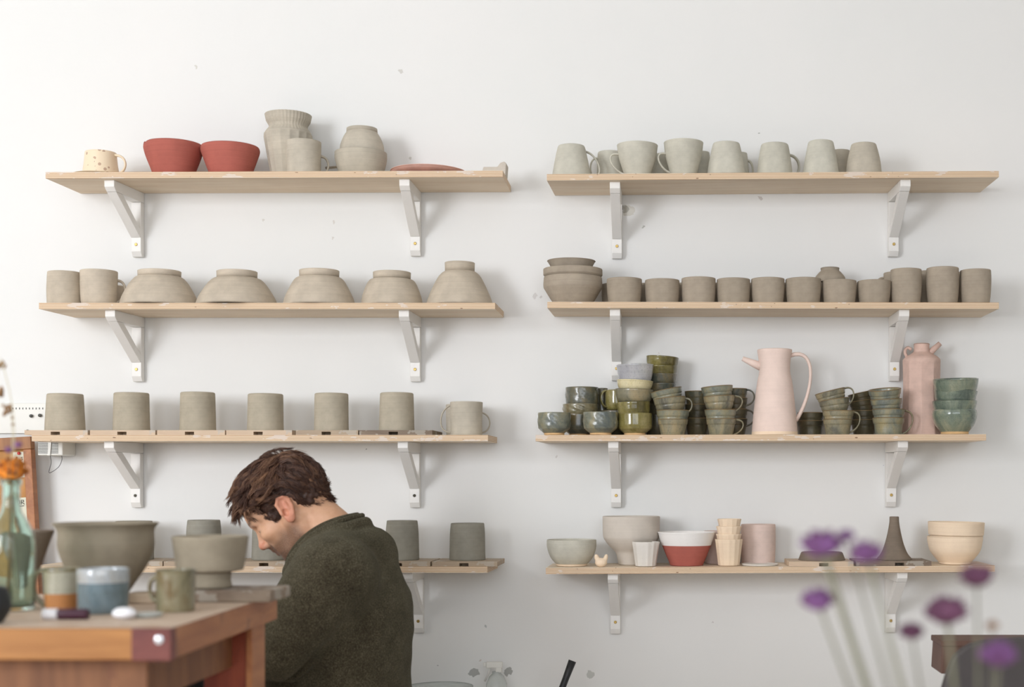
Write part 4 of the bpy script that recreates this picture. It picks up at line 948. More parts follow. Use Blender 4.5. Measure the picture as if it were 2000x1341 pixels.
# guessed potter's wheel before the man, added to fill the dark gap under the table
pwx, pwy = -1.27, -.62
pw = empty('guessed_wheel', (pwx, pwy, 0), 'dark potter\'s wheel with a wide splash pan behind the work table, before the man', 'potter\'s wheel')
MB().add(*lathe([(0, .598), (.235, .598), (.25, .604), (.255, .655), (.262, .66), (.258, .664), (.248, .66), (.244, .608), (0, .606)], 56)).build('splash_pan', 'black_rubber', pw, smooth=True)
MB().add(*lathe([(0, .624), (.148, .624), (.15, .627), (.15, .637), (.148, .64), (0, .64)], 48)).build('wheel_head', 'chrome', pw)
MB().add(*lathe([(0, .607), (.03, .607), (.03, .6235), (0, .6235)], 20)).build('shaft', 'chrome', pw)
MB().box((-.16, -.11, .16), (.10, .11, .597)).build('housing', 'charcoal', pw, bevel=.015)
for sx_ in (-.15, .09):
    for sy_ in (-.1, .1): MB().box((sx_ - .015, sy_ - .015, 0), (sx_ + .015, sy_ + .015, .1595)).build('leg', 'charcoal', pw)

# bin and chair at bottom right
yb2 = -.75; D = yb2 - CAMY
pa = P(1822, 1240, yb2 + .12); pb_ = P(1834, 1313, yb2 + .02); pe = P(2110, 1240, yb2)
hb = pa.z - pb_.z; W2 = pe.x - pa.x; ins = pb_.x - pa.x
bn = MB(); 
def frus(z0, z1, i0, i1, wy=.12):
    return [(i0, 0, z0), (W2 - i0, 0, z0), (W2 - i0, wy, z0), (i0, wy, z0), (i1, 0, z1), (W2 - i1, 0, z1), (W2 - i1, wy, z1), (i1, wy, z1)]
FQ = [(0, 3, 2, 1), (4, 5, 6, 7), (0, 1, 5, 4), (1, 2, 6, 5), (2, 3, 7, 6), (3, 0, 4, 7)]
bn.add(frus(-hb, 0, ins, 0), FQ)
bt = empty('storage_crate', (pa.x, yb2, pa.z), 'brown tapered wooden crate on a stand behind the charcoal chair, bottom right', 'crate')
bn.build('body', 'bin_brown', bt, bevel=.003)
MB().box((-.004, -.004, -.012), (W2 + .004, .124, .001)).build('rim', 'bin_brown', bt, bevel=.002)
cr = empty('crate_stand', (pa.x + W2 / 2, yb2 + .06, 0), 'wooden stand under the brown crate at bottom right', 'stand')
zt = pb_.z - .0005
MB().box((-W2 / 2 + .03, -.05, zt - .02), (W2 / 2 - .03, .05, zt)).build('top', 'stool_wood', cr)
for sx_ in (-1, 1):
    for sy_ in (-1, 1): MB().box((sx_ * (W2 / 2 - .05) - .015, sy_ * .034 - .012, 0), (sx_ * (W2 / 2 - .05) + .015, sy_ * .034 + .012, zt - .0205)).build('leg', 'stool_wood', cr)
yc = -1.25; pc = lambda x, y_: P(x, y_, yc)
c0 = pc(1990, 1341); ch = empty('chair', (c0.x, yc, 0), 'charcoal shell chair with curved backrest at the bottom right corner', 'chair')
def cl(px, py): p = pc(px, py); return (p.x - c0.x, p.z)
outl = [cl(1838, 1345), cl(1846, 1318), cl(1853, 1295), cl(1862, 1280), cl(1876, 1266), cl(1895, 1255), cl(1925, 1248), cl(1990, 1244), cl(2060, 1246), cl(2110, 1256), cl(2130, 1280), cl(2140, 1345), cl(2130, 1420), cl(1850, 1420)]
bk = MB().prism(outl, 'y', -.012, .012); ob = bk.build('backrest', 'charcoal', ch, bevel=.006)
se = cl(1860, 1500)[1]
MB().box((-.19, -.40, .42), (.19, .0, .445)).build('seat', 'charcoal', ch, bevel=.01)
MB().box((-.13, -.012, .4455), (.13, .012, cl(1860, 1420)[1] - .0005)).build('back_support', 'charcoal', ch, bevel=.004)
for sx_ in (-1, 1):
    for sy_ in (-.37, -.03): MB().tube([(sx_ * .15, sy_, .42), (sx_ * .19, sy_ + (.02 if sy_ > -.2 else -.02), 0)], .011, 10).build('leg', 'chrome', ch, smooth=True)
# ------------------------------------------------------------------ the seated man: implicit surfaces meshed with surface nets
class Field:
    def __init__(s, xs, ys, zs):
        s.ax = [np.asarray(a, np.float32) for a in (xs, ys, zs)]
        s.f = np.full(tuple(len(a) for a in s.ax), .6, np.float32)
    def _sl(s, c, r):
        sl = []
        for a, cc, rr in zip(s.ax, c, r):
            i0 = max(0, int(np.searchsorted(a, cc - rr)) - 1); i1 = min(len(a), int(np.searchsorted(a, cc + rr)) + 2)
            if i1 - i0 < 2: return None
            sl.append(slice(i0, i1))
        return tuple(sl)
    def _pts(s, sl):
        return (s.ax[0][sl[0]][:, None, None], s.ax[1][sl[1]][None, :, None], s.ax[2][sl[2]][None, None, :])
    def comb(s, sl, d, k, op):
        f = s.f[sl]
        if op == 'add':
            if k > 0: h = np.clip(.5 + .5 * (f - d) / k, 0, 1); s.f[sl] = f * (1 - h) + d * h - k * h * (1 - h)
            else: s.f[sl] = np.minimum(f, d)
        else:
            if k > 0: h = np.clip(.5 - .5 * (f + d) / k, 0, 1); s.f[sl] = f * (1 - h) - d * h + k * h * (1 - h)
            else: s.f[sl] = np.maximum(f, -d)
    def ell(s, c, r, M=None, k=.01, op='add'):
        """ellipsoid, centre c, radii r along the columns of M"""
        M = np.eye(3) if M is None else np.array(M); R3 = max(r) + max(.03, k * 2)
        sl = s._sl(c, (R3,) * 3)
        if sl is None: return
        x, y, z = s._pts(sl); x = x - c[0]; y = y - c[1]; z = z - c[2]
        q = [(M[0, i] * x + M[1, i] * y + M[2, i] * z) for i in range(3)]
        k0 = np.sqrt(sum((q[i] / r[i]) ** 2 for i in range(3))); k1 = np.sqrt(sum((q[i] / r[i] ** 2) ** 2 for i in range(3))) + 1e-6
        s.comb(sl, (k0 * (k0 - 1) / k1).astype(np.float32), k, op)
    def cap(s, a, b, ra, rb, k=.01, op='add', squash=None):
        a = np.array(a, float); b = np.array(b, float); c = (a + b) / 2; R3 = np.abs(b - a) / 2 + max(ra, rb) + max(.03, k * 2)
        sl = s._sl(c, R3)
        if sl is None: return
        x, y, z = s._pts(sl); d = b - a; L = d @ d
        h = np.clip(((x - a[0]) * d[0] + (y - a[1]) * d[1] + (z - a[2]) * d[2]) / L, 0, 1)
        dy = (y - a[1] - h * d[1]) / (squash or 1)
        dist = np.sqrt((x - a[0] - h * d[0]) ** 2 + dy ** 2 + (z - a[2] - h * d[2]) ** 2) - (ra + (rb - ra) * h)
        s.comb(sl, dist.astype(np.float32), k, op)
    def mesh(s):
        f = s.f; neg = f < 0; nx, ny, nz = f.shape
        c = np.zeros((nx - 1, ny - 1, nz - 1), np.int8)
        for i in (0, 1):
            for j in (0, 1):
                for k in (0, 1): c += neg[i:nx - 1 + i, j:ny - 1 + j, k:nz - 1 + k]
        act = (c > 0) & (c < 8); ids = np.argwhere(act); vid = np.full(act.shape, -1, np.int64); vid[act] = np.arange(len(ids))
        acc = np.zeros((len(ids), 3)); cnt = np.zeros(len(ids)); I, J, K = ids.T
        ax = s.ax
        for a in range(3):
            for u in (0, 1):
                for v in (0, 1):
                    o0 = [0, 0, 0]; oth = [q for q in range(3) if q != a]; o0[oth[0]] = u; o0[oth[1]] = v; o1 = list(o0); o1[a] = 1
                    f0 = f[I + o0[0], J + o0[1], K + o0[2]]; f1 = f[I + o1[0], J + o1[1], K + o1[2]]
                    m = (f0 < 0) != (f1 < 0); t = f0 / np.where(f0 == f1, 1, f0 - f1)
                    p = [ax[q][ids[:, q] + o0[q]].astype(float) for q in range(3)]
                    p[a] = p[a] + t * (ax[a][ids[:, a] + 1] - ax[a][ids[:, a]])
                    for q in range(3): acc[:, q] += np.where(m, p[q], 0)
                    cnt += m
        verts = acc / cnt[:, None]; quads = []
        for a in range(3):
            n = [nx, ny, nz]; sl0 = [slice(None)] * 3; sl1 = [slice(None)] * 3; sl0[a] = slice(0, n[a] - 1); sl1[a] = slice(1, n[a])
            s0 = neg[tuple(sl0)]; s1 = neg[tuple(sl1)]; e = np.argwhere(s0 != s1); b, c2 = (a + 1) % 3, (a + 2) % 3
            e = e[(e[:, b] > 0) & (e[:, c2] > 0) & (e[:, b] < n[b] - 1) & (e[:, c2] < n[c2] - 1)]
            def g(db, dc):
                q = e.copy(); q[:, b] += db; q[:, c2] += dc; return vid[q[:, 0], q[:, 1], q[:, 2]]
            Q = np.stack([g(-1, -1), g(0, -1), g(0, 0), g(-1, 0)], 1); flip = s0[e[:, 0], e[:, 1], e[:, 2]] == False
            Q[flip] = Q[flip][:, ::-1]; quads.append(Q)
        return verts, np.concatenate(quads)
def np_mesh(name, V, Q, mat, parent, attr=None):
    me = bpy.data.meshes.new(name); me.vertices.add(len(V)); me.vertices.foreach_set('co', V.astype(np.float32).ravel())
    n = Q.shape[1]; me.loops.add(Q.size); me.loops.foreach_set('vertex_index', Q.ravel().astype(np.int32)); me.polygons.add(len(Q))
    me.polygons.foreach_set('loop_start', np.arange(0, Q.size, n, dtype=np.int32)); me.polygons.foreach_set('loop_total', np.full(len(Q), n, np.int32))
    me.polygons.foreach_set('use_smooth', np.ones(len(Q), bool)); me.update(calc_edges=True); me.validate(); me.materials.append(MATS[mat])
    if attr is not None:
        for k, a in attr.items():
            at = me.attributes.new(k, 'FLOAT', 'POINT'); at.data.foreach_set('value', a.astype(np.float32))
    o = bpy.data.objects.new(name, me); col.objects.link(o)
    if parent: o.parent = parent
    return o
def smooth_mesh(V, Q, it=2, lam=.5, mask=None):
    V = V.copy(); n = len(V)
    E = np.concatenate([Q[:, [0, 1]], Q[:, [1, 2]], Q[:, [2, 3]], Q[:, [3, 0]]]); E = np.concatenate([E, E[:, ::-1]])
    deg = np.bincount(E[:, 0], minlength=n)[:, None]
    for _ in range(it):
        S = np.stack([np.bincount(E[:, 0], weights=V[E[:, 1], a], minlength=n) for a in range(3)], 1) / np.maximum(deg, 1)
        V = V + (S - V) * (lam if mask is None else lam * mask[:, None])
    return V

# head frame: origin between the ears, u forward, v up, w towards the man's right (away from the camera)
PIT = R(40); HO = np.array([-.884, -.62, 1.029])
fu = np.array([-math.cos(PIT), 0, -math.sin(PIT)]); fv = np.array([-math.sin(PIT), 0, math.cos(PIT)]); fw_ = np.array([0, 1., 0])
HM = np.stack([fu, fv, fw_], 1)                       # columns
def H_(u, v, w=0): return HO + HM @ np.array([u, v, w])
def rotM(ax, deg):                                    # head frame rotated further about a head axis
    return HM @ np.array(Matrix.Rotation(R(deg), 3, ax))
def axis_pts(lo, hi, flo, fhi, fine, coarse):
    a = list(np.arange(lo, flo, coarse)) + list(np.arange(flo, fhi, fine)) + list(np.arange(fhi, hi, coarse)); return np.array(a)
W_ = lambda px, py, y: np.array(P(px, py, y))

B = Field(axis_pts(-1.42, -.52, -1.035, -.755, .0021, .0065), axis_pts(-.95, -.28, -.722, -.518, .0021, .0065), axis_pts(-.004, 1.2, .915, 1.165, .0021, .0065))
# skull and face
B.ell(H_(-.004, .047), (.095, .083, .074), HM, 0)
B.ell(H_(-.035, .03), (.068, .07, .070), HM, .02)
B.ell(H_(.048, .035), (.048, .055, .058), HM, .02)            # forehead / front
B.ell(H_(.040, -.022), (.052, .055, .052), HM, .02)            # mid face
B.ell(H_(.050, -.060), (.036, .034, .034), HM, .02)            # mouth area
for s_ in (-1, 1):
    B.cap(H_(.002, -.022, .057 * s_), H_(.012, -.058, .047 * s_), .017, .015, .02)     # jaw back
    B.cap(H_(.012, -.060, .045 * s_), H_(.062, -.078, .018 * s_), .015, .013, .02)     # jaw line
    B.ell(H_(.060, -.010, .040 * s_), (.024, .017, .018), HM, .018)                    # cheekbone
    B.cap(H_(.084, .034, .012 * s_), H_(.072, .032, .042 * s_), .011, .010, .010)      # brow ridge
B.ell(H_(.071, -.083), (.0165, .0135, .018), HM, .014)         # chin
for s_ in (-1, 1):
    B.ell(H_(.089, .011, .031 * s_), (.014, .012, .016), HM, .010, 'sub')              # eye socket
    B.ell(H_(.070, .009, .031 * s_), (.0150, .0135, .0150), HM, .003)                  # closed, lowered lid
    B.cap(H_(.0815, .003, .020 * s_), H_(.079, .003, .042 * s_), .0018, .0015, .003)   # lower lid edge
# nose
B.cap(H_(.086, .020), H_(.105, -.016), .0075, .0085, .008)
B.ell(H_(.105, -.019), (.0105, .0095, .0095), HM, .006)
for s_ in (-1, 1):
    B.ell(H_(.096, -.024, .0105 * s_), (.0115, .008, .0062), HM, .004)
    B.ell(H_(.097, -.0335, .0058 * s_), (.0058, .005, .0032), HM, .002, 'sub')
B.cap(H_(.088, -.028), H_(.086, -.042), .011, .012, .008)
# lips
B.cap(H_(.091, -.0455, 0), H_(.079, -.0475, .022), .0056, .0035, .003); B.cap(H_(.091, -.0455, 0), H_(.079, -.0475, -.022), .0056, .0035, .003)
B.cap(H_(.088, -.0555, 0), H_(.077, -.053, .020), .0060, .0035, .003); B.cap(H_(.088, -.0555, 0), H_(.077, -.053, -.020), .0060, .0035, .003)
B.cap(H_(.098, -.0502, -.02), H_(.098, -.0502, .02), .0042, .0042, .002, 'sub')
# ears
for s_ in (-1, 1):
    eM = HM @ np.array(Matrix.Rotation(R(8), 3, 'Z')) @ np.array(Matrix.Rotation(R(-24 * s_), 3, 'Y'))
    ec = H_(-.006, .001, .079 * s_)
    E_ = lambda a, b, c: ec + eM @ np.array([a, b, c * s_])
    B.ell(E_(-.002, .002, 0), (.0175, .029, .0062), eM, .004)
    B.ell(E_(.0, -.021, 0), (.0115, .0125, .0062), eM, .004)
    pts = [(.012, .004), (.013, .018), (.004, .029), (-.009, .028), (-.0175, .016), (-.0165, .0), (-.010, -.016)]
    for (a0, b0), (a1, b1) in zip(pts, pts[1:]): B.cap(E_(a0, b0, .003), E_(a1, b1, .003), .0040, .0040, .003)
    B.ell(E_(-.001, .012, .0075), (.0095, .011, .0045), eM, .002, 'sub')
    B.ell(E_(.004, -.006, .006), (.0072, .0095, .0075), eM, .002, 'sub')
    B.cap(E_(-.008, -.002, .0045), E_(-.006, .015, .0045), .0032, .0030, .002)
    B.ell(E_(.0125, -.004, .002), (.0045, .0065, .004), eM, .003)
# neck and chest inside the sweater
n0 = H_(-.028, -.022); n1 = W_(688, 1078, -.62)
B.cap(n0, n1, .054, .062, .02, squash=.98)
B.cap(H_(.0, -.035), W_(655, 1100, -.62), .042, .050, .02)
for s_ in (-1, 1): B.cap(H_(-.012, -.03, .05 * s_), W_(628, 1085, -.62 + .02 * s_), .013, .016, .012)   # neck muscle
ty = -.62
B.cap(W_(700, 1120, ty), W_(705, 1400, ty), .085, .095, .05, squash=1.3)
B.cap(W_(705, 1400, ty), (-.66, ty, .50), .095, .10, .05, squash=1.35)
for s_ in (-1, 1):
    sh = W_(664, 1125, ty) + np.array([0, .148 * s_, 0]); el = np.array([-.935, ty + .205 * s_, .735]); wr = np.array([-1.16, ty + .08 * s_, .70])
    if s_ < 0: sh = W_(655, 1135, ty - .150); el = W_(548, 1262, ty - .18)
    B.cap(W_(700, 1120, ty), sh, .06, .055, .04)
    B.cap(sh, el, .048, .040, .02); B.cap(el, wr, .038, .027, .02)
    # hand, palm down on the work in his lap, fingers curled
    pc_ = wr + np.array([-.045, -.01 * s_, -.004])
    B.cap(wr, pc_, .026, .030, .015, squash=1.1)
    for fi, (off, ln) in enumerate(((-.027, .030), (-.009, .036), (.009, .034), (.026, .026))):
        k0 = pc_ + np.array([-.022, off, .004]); k1 = k0 + np.array([-ln, 0, -.010]); k2 = k1 + np.array([-ln * .5, 0, -.022])
        B.cap(k0, k1, .0092, .0085, .004); B.cap(k1, k2, .0085, .0075, .003)
    t0 = wr + np.array([-.015, -.024 * s_, -.004]); t1 = t0 + np.array([-.035, -.020 * s_, -.012]); t2 = t1 + np.array([-.028, .004 * s_, -.010])
    B.cap(t0, t1, .013, .010, .006); B.cap(t1, t2, .010, .0085, .004)
    hp = np.array([-.66, ty + .09 * s_, .50]); kn = np.array([-1.02, ty + .20 * s_, .51]); an = np.array([-1.00, ty + .21 * s_, .085])
    B.cap(hp, kn, .085, .058, .03); B.cap(kn, an, .054, .036, .02); B.cap(an, an + np.array([-.14, 0, -.045]), .036, .03, .02)
Vb, Qb = B.mesh(); del B
Vb = smooth_mesh(Vb, Qb, 2, .45)
loc = (Vb - HO) @ HM                                             # head coordinates of every vertex
u_, v_, w2 = loc[:, 0], loc[:, 1], np.abs(loc[:, 2])
sst = lambda x, a, b: np.clip((x - a) / (b - a), 0, 1) ** 2 * (3 - 2 * np.clip((x - a) / (b - a), 0, 1))
beard = sst(-v_, .012 + .0, .045) * sst(u_, -.012, .012) * (1 - sst(-v_, .10, .13)) * (1 - sst(w2, .075, .09))
beard *= 1 - .7 * sst(v_, -.045, -.03) * sst(u_, .04, .06) * (w2 > .028)
beard = np.clip(beard * .8 + .8 * np.exp(-(((u_ - .090) / .016) ** 2 + ((v_ + .040) / .008) ** 2)) * (w2 < .026) + .6 * np.exp(-(((u_ - .078) / .016) ** 2 + ((v_ + .080) / .016) ** 2)), 0, 1)
lips = np.exp(-((v_ + .0502) / .0065) ** 2) * (u_ > .078) * (w2 < .022)
redd = np.exp(-((u_ - .108) ** 2 + (v_ + .02) ** 2) / .014 ** 2) + np.exp(-(((w2 - .084) / .011) ** 2)) * (np.abs(u_ + .006) < .03) * .9 + lips
lid = np.exp(-(((u_ - .083) / .012) ** 2 + ((v_ - .004) / .0040) ** 2 + ((w2 - .031) / .016) ** 2))
brow = np.exp(-(((v_ - .036) / .0055) ** 2)) * (u_ > .062) * sst(w2, .006, .012) * (1 - sst(w2, .046, .054))
person = empty('person', (-.75, ty, 0), 'man with tousled brown hair in an olive wool sweater, bent over his work', 'person')
off = np.array([-.75, ty, 0])
t = NT('skin')
def at(nm):
    a = t.n('ShaderNodeAttribute'); a.attribute_name = nm; return a.outputs['Fac']
vv_ = t.coords(); nz = t.noise(vv_, 45, 4)
base = t.ramp(nz, [(.3, C(208, 158, 124)), (.7, C(222, 176, 144))])
base = t.mix(t.math('MULTIPLY', at('flush'), .55), base, C(206, 112, 92))
hairn = t.noise(vv_, 900, 2, .5)
base = t.mix(t.math('MULTIPLY', at('stubble'), t.math('MULTIPLY_ADD', hairn, 1.1, .36)), base, C(86, 60, 46))
base = t.mix(t.math('MULTIPLY', at('brow'), .85), base, C(70, 46, 34))
t.l(base, t.b.inputs['Base Color']); t.b.inputs['Roughness'].default_value = .5
t.b.inputs['Subsurface Weight'].default_value = .12; t.b.inputs['Subsurface Radius'].default_value = (.01, .004, .002)
t.bump(t.noise(vv_, 500, 3), .12, .0006)
np_mesh('body', Vb - off, Qb, 'skin', person, {'stubble': beard, 'flush': np.clip(redd, 0, 1), 'brow': np.clip(brow + lid, 0, 1)})

# sweater
S = Field(np.arange(-1.22, -.50, .0052), np.arange(-.96, -.28, .0052), np.arange(.42, 1.10, .0052))
def spx(px, py, dy=0): return W_(px, py, ty + dy)
S.ell(spx(676, 1112), (.098, .150, .098), None, 0)
S.ell(spx(718, 1078), (.066, .110, .062), None, .03)
S.ell(spx(693, 1180), (.128, .170, .125), None, .04)
S.ell(spx(690, 1240), (.134, .172, .14), None, .04)
S.ell(spx(688, 1340), (.134, .172, .17), None, .04)
S.ell(spx(692, 1440), (.138, .185, .15), None, .04)
S.cap(spx(600, 1120), spx(590, 1330), .05, .09, .04, squash=1.4)
for s_ in (-1, 1):
    sh = spx(664, 1122, .150 * s_); el = np.array([-.935, ty + .205 * s_, .735]); wr = np.array([-1.135, ty + .08 * s_, .70])
    if s_ < 0: sh = W_(652, 1128, ty - .155); el = W_(548, 1264, ty - .185)
    S.cap(sh, el, .100 if s_ < 0 else .083, .078, .022); S.cap(el, wr, .066, .036, .03)
    S.cap(spx(640, 1075, .05 * s_), sh, .050, .070, .045)
# fold under the near arm and soft creases
S.cap(W_(750, 1126, ty - .200), W_(648, 1266, ty - .205), .008, .012, .018, 'sub')
S.cap(W_(648, 1266, ty - .205), W_(540, 1330, ty - .20), .012, .013, .018, 'sub')
S.cap(W_(735, 1290, ty - .205), W_(610, 1362, ty - .20), .008, .010, .03, 'sub')
# opening for the neck: everything above the collar plane
ca = W_(699, 1009, ty); cb = W_(567, 1108, ty); cc_ = (ca + cb) / 2; du = (cb - ca) / np.linalg.norm(cb - ca); dn = np.cross(np.array([0, 1., 0]), du); dn = dn if dn[2] > 0 else -dn
half = np.linalg.norm(cb - ca) / 2
cM = np.stack([du, np.array([0, 1., 0]), dn], 1)
S.ell(cc_ + dn * .052, (half + .002, .070, .050), cM, .012, 'sub')
def ringp(a, h, grow): return cc_ + du * math.cos(a) * (half + grow) + np.array([0, 1, 0]) * math.sin(a) * (.066 + grow) + dn * (h + .024 * math.sin(a) ** 2)
for i in range(28):
    a0, a1 = i * math.pi / 14, (i + 1) * math.pi / 14
    h0, h1 = -.012 - .010 * (math.cos(a0) < -.6), -.012 - .010 * (math.cos(a1) < -.6)
    S.cap(ringp(a0, h0, .006), ringp(a1, h1, .006), .012, .012, .014)
x, y, z = [a[i] for a, i in zip(S.ax, ((slice(None), None, None), (None, slice(None), None), (None, None, slice(None))))]
wr_ = .0016 * np.sin(x * 62 + z * 38 + y * 20) * np.sin(z * 45 - y * 30 + 1.3) + .0010 * np.sin(x * 120 - z * 90) * np.sin(y * 70 + z * 30)
S.f += wr_.astype(np.float32)
Vs, Qs = S.mesh(); del S
Vs = smooth_mesh(Vs, Qs, 4, .5)
t = NT('wool'); vw = t.coords(); n1_ = t.noise(vw, 330, 4, .75); n2_ = t.noise(vw, 18, 3, .6)
base = t.ramp(t.math('MULTIPLY_ADD', n2_, .25, t.math('MULTIPLY', n1_, .75)), [(.36, C(42, 36, 26)), (.5, C(70, 63, 48)), (.66, C(108, 102, 84))])
lf = t.noise(vw, 210, 2, .5)
base = t.mix(t.math('MULTIPLY', t.math('GREATER_THAN', lf, .72), .35), base, C(150, 146, 130))
t.l(base, t.b.inputs['Base Color']); t.b.inputs['Roughness'].default_value = .95; t.b.inputs['Specular IOR Level'].default_value = .15
t.b.inputs['Sheen Weight'].default_value = .35; t.b.inputs['Sheen Roughness'].default_value = .5; t.b.inputs['Sheen Tint'].default_value = C(150, 150, 130)
t.bump(t.math('ADD', n1_, t.math('MULTIPLY', t.noise(vw, 250, 3), .7)), .8, .003)
sw = np_mesh('sweater', Vs - off, Qs, 'wool', person); sw['label'] = 'olive green felted wool sweater'
# rolled collar: two soft ribs
mbc = MB()
def ring(h, grow, rad):
    return [Vector(ringp(a, h, grow)) - Vector(off) for a in np.linspace(0, 2 * math.pi, 57)]
mbc.tube(ring(.005, .001, .0), .0062, 12, cap=False); mbc.tube(ring(-.003, .009, 0), .0064, 12, cap=False)
mbc.build('collar', 'wool', sw, smooth=True)

# trousers
L = Field(np.arange(-1.30, -.50, .008), np.arange(-.95, -.28, .008), np.arange(.02, .72, .008))
L.ell((-.685, ty, .52), (.115, .15, .10), None, 0)
for s_ in (-1, 1):
    hp = np.array([-.68, ty + .09 * s_, .50]); kn = np.array([-1.02, ty + .20 * s_, .51]); an = np.array([-1.00, ty + .21 * s_, .12])
    L.cap(hp, kn, .100, .072, .04); L.cap(kn, an, .068, .055, .02)
Vl, Ql = L.mesh(); Vl = smooth_mesh(Vl, Ql, 3, .5); np_mesh('trousers', Vl - off, Ql, 'denim', person)
# stool
stl = empty('stool', (-.66, ty, 0), 'wooden stool the man sits on, below the frame', 'stool')
MB().add(*lathe([(0, .385), (.16, .385), (.165, .39), (.165, .405), (.16, .41), (0, .41)], 40)).build('seat', 'stool_wood', stl)
for k in range(4):
    a = k * math.pi / 2 + .78; MB().tube([(.11 * math.cos(a), .11 * math.sin(a), .386), (.16 * math.cos(a), .16 * math.sin(a), 0)], .015, 10).build('leg', 'stool_wood', stl, smooth=True)

# hair: a cap close to the skull plus a few thousand tapered locks
rr = random.Random(11); nr = np.random.default_rng(4)
SC = np.array([-.008, .047, 0]); SR = np.array([.097, .085, .077])
def scalp(d):                                                      # direction in head frame -> point on hair base surface
    d = d / np.linalg.norm(d); return SC + d / math.sqrt(((d / SR) ** 2).sum())
def hairy(p):                                                      # where hair grows, head frame (u,v,w)
    u, v, w = p; aw = abs(w)
    if u > .012 and aw > .040:                                     # temple and sideburn
        if u < .040: return v > .000 + .2 * max(0, .03 - u)
        return v > .038 + 1.1 * max(0, u - .052)
    if u > .04: return v > .074
    if u > -.028 and v < .030 and aw > .045: return False          # round the ear
    if v < .02: return u < -.030 and v > -.036
    return True
H4 = []; HT = []
def emit(P_, rad, tn):
    """P_ (n, m, 3) strand points in head coordinates -> three sided tapered strands"""
    n, m, _ = P_.shape; tq = np.gradient(P_, axis=1); tq /= np.linalg.norm(tq, axis=2, keepdims=True) + 1e-9
    a = np.cross(tq, np.array([.3, .9, .2])); a /= np.linalg.norm(a, axis=2, keepdims=True) + 1e-9; b = np.cross(tq, a)
    f = np.linspace(0, 1, m); r = rad[:, None] * (np.sqrt(np.clip(1 - f ** 3, 0, 1)) * .9 + .1)[None, :]
    rings = [P_ + (a * math.cos(q) + b * math.sin(q)) * r[..., None] for q in (0, 2.094, 4.189)]
    V = np.stack(rings, 2).reshape(-1, 3); H4.append((V, n, m)); HT.append(np.repeat(tn, m * 3))
def guide(p, steps, length, flow_, lift, wav, freq, hug=.8):
    pts = [p]; q = p.copy(); ph = rr.uniform(0, 6.28)
    for i in range(steps):
        s = i / steps; d = np.array(flow_(q, s), float); d /= np.linalg.norm(d) + 1e-9
        nn = (q - SC) / SR ** 2; nn /= np.linalg.norm(nn); sd = np.cross(nn, d)
        d = d - nn * (d @ nn) * hug
        q = q + (d + sd * wav * math.sin(ph + i * freq) + nn * wav * .5 * math.cos(ph + i * freq * 1.3)) * length / steps
        rel = (q - SC) / SR; k = np.linalg.norm(rel); want = 1 + lift * math.sin(math.pi * min(.72, .12 + s)) / .085
        if k < want: q = SC + rel / k * want * SR
        pts.append(q.copy())
    g_ = np.array(pts)
    for _ in range(2): g_[1:-1] = g_[1:-1] * .5 + (g_[:-2] + g_[2:]) * .25
    return g_
def tuft(p, g, n, spread, tip, rad, tone):
    m = len(g); off = nr.normal(0, 1, (n, 3)) * spread; roots = p + off; rel = (roots - SC) / SR
    roots = SC + rel / np.linalg.norm(rel, axis=1, keepdims=True) * SR * nr.uniform(1.0, 1.03, (n, 1))
    f = np.linspace(0, 1, m)[None, :, None]; rel0 = (roots - p)[:, None, :]
    P_ = g[None] + rel0 * (1 - f ** .8) + (nr.normal(0, 1, (n, 3)) * tip)[:, None, :] * f ** 1.3
    ph = nr.uniform(0, 6.28, (n, 1, 3)); P_ = P_ + np.sin(ph + f * nr.uniform(3, 8, (n, 1, 1))) * .0009 * f
    L = nr.uniform(.72, 1.0, (n, 1)); idx = np.clip(np.linspace(0, 1, m)[None] * L * (m - 1), 0, m - 1); i0 = np.floor(idx).astype(int); i1 = np.minimum(i0 + 1, m - 1); fr = (idx - i0)[..., None]
    P_ = np.take_along_axis(P_, i0[..., None].repeat(3, 2), 1) * (1 - fr) + np.take_along_axis(P_, i1[..., None].repeat(3, 2), 1) * fr
    emit(P_, nr.uniform(.7, 1.2, n) * rad, np.clip(tone + nr.normal(0, .13, n), 0, 1))
crown = np.array([-.070, .098, -.005])
def flow(q, s):
    u, v, w = q; aw = abs(w); sg = 1 if w > 0 else -1
    if v < .060 and u > -.04 and aw > .035: return np.array([-.85, -.22 - .3 * (u > .03), sg * .05])
    if u < -.060 or (u < -.025 and v < .06): return np.array([-.25, -.95, sg * .12])
    d = q - crown; d[1] = min(d[1], 0); d = d / (np.linalg.norm(d) + 1e-6)
    return d * .8 + np.array([.40, -.20, sg * .25])
DOWN = np.array([.643, -.766, 0])
seeds = []
while len(seeds) < 430:                                            # evenly spread guide roots
    best = None
    for _ in range(6):
        p = scalp(np.array([rr.gauss(0, 1) for _ in range(3)]))
        if not hairy(p): continue
        dd = min([np.linalg.norm(p - q) for q in seeds[-400:]] or [1])
        if best is None or dd > best[0]: best = (dd, p)
    if best: seeds.append(best[1])
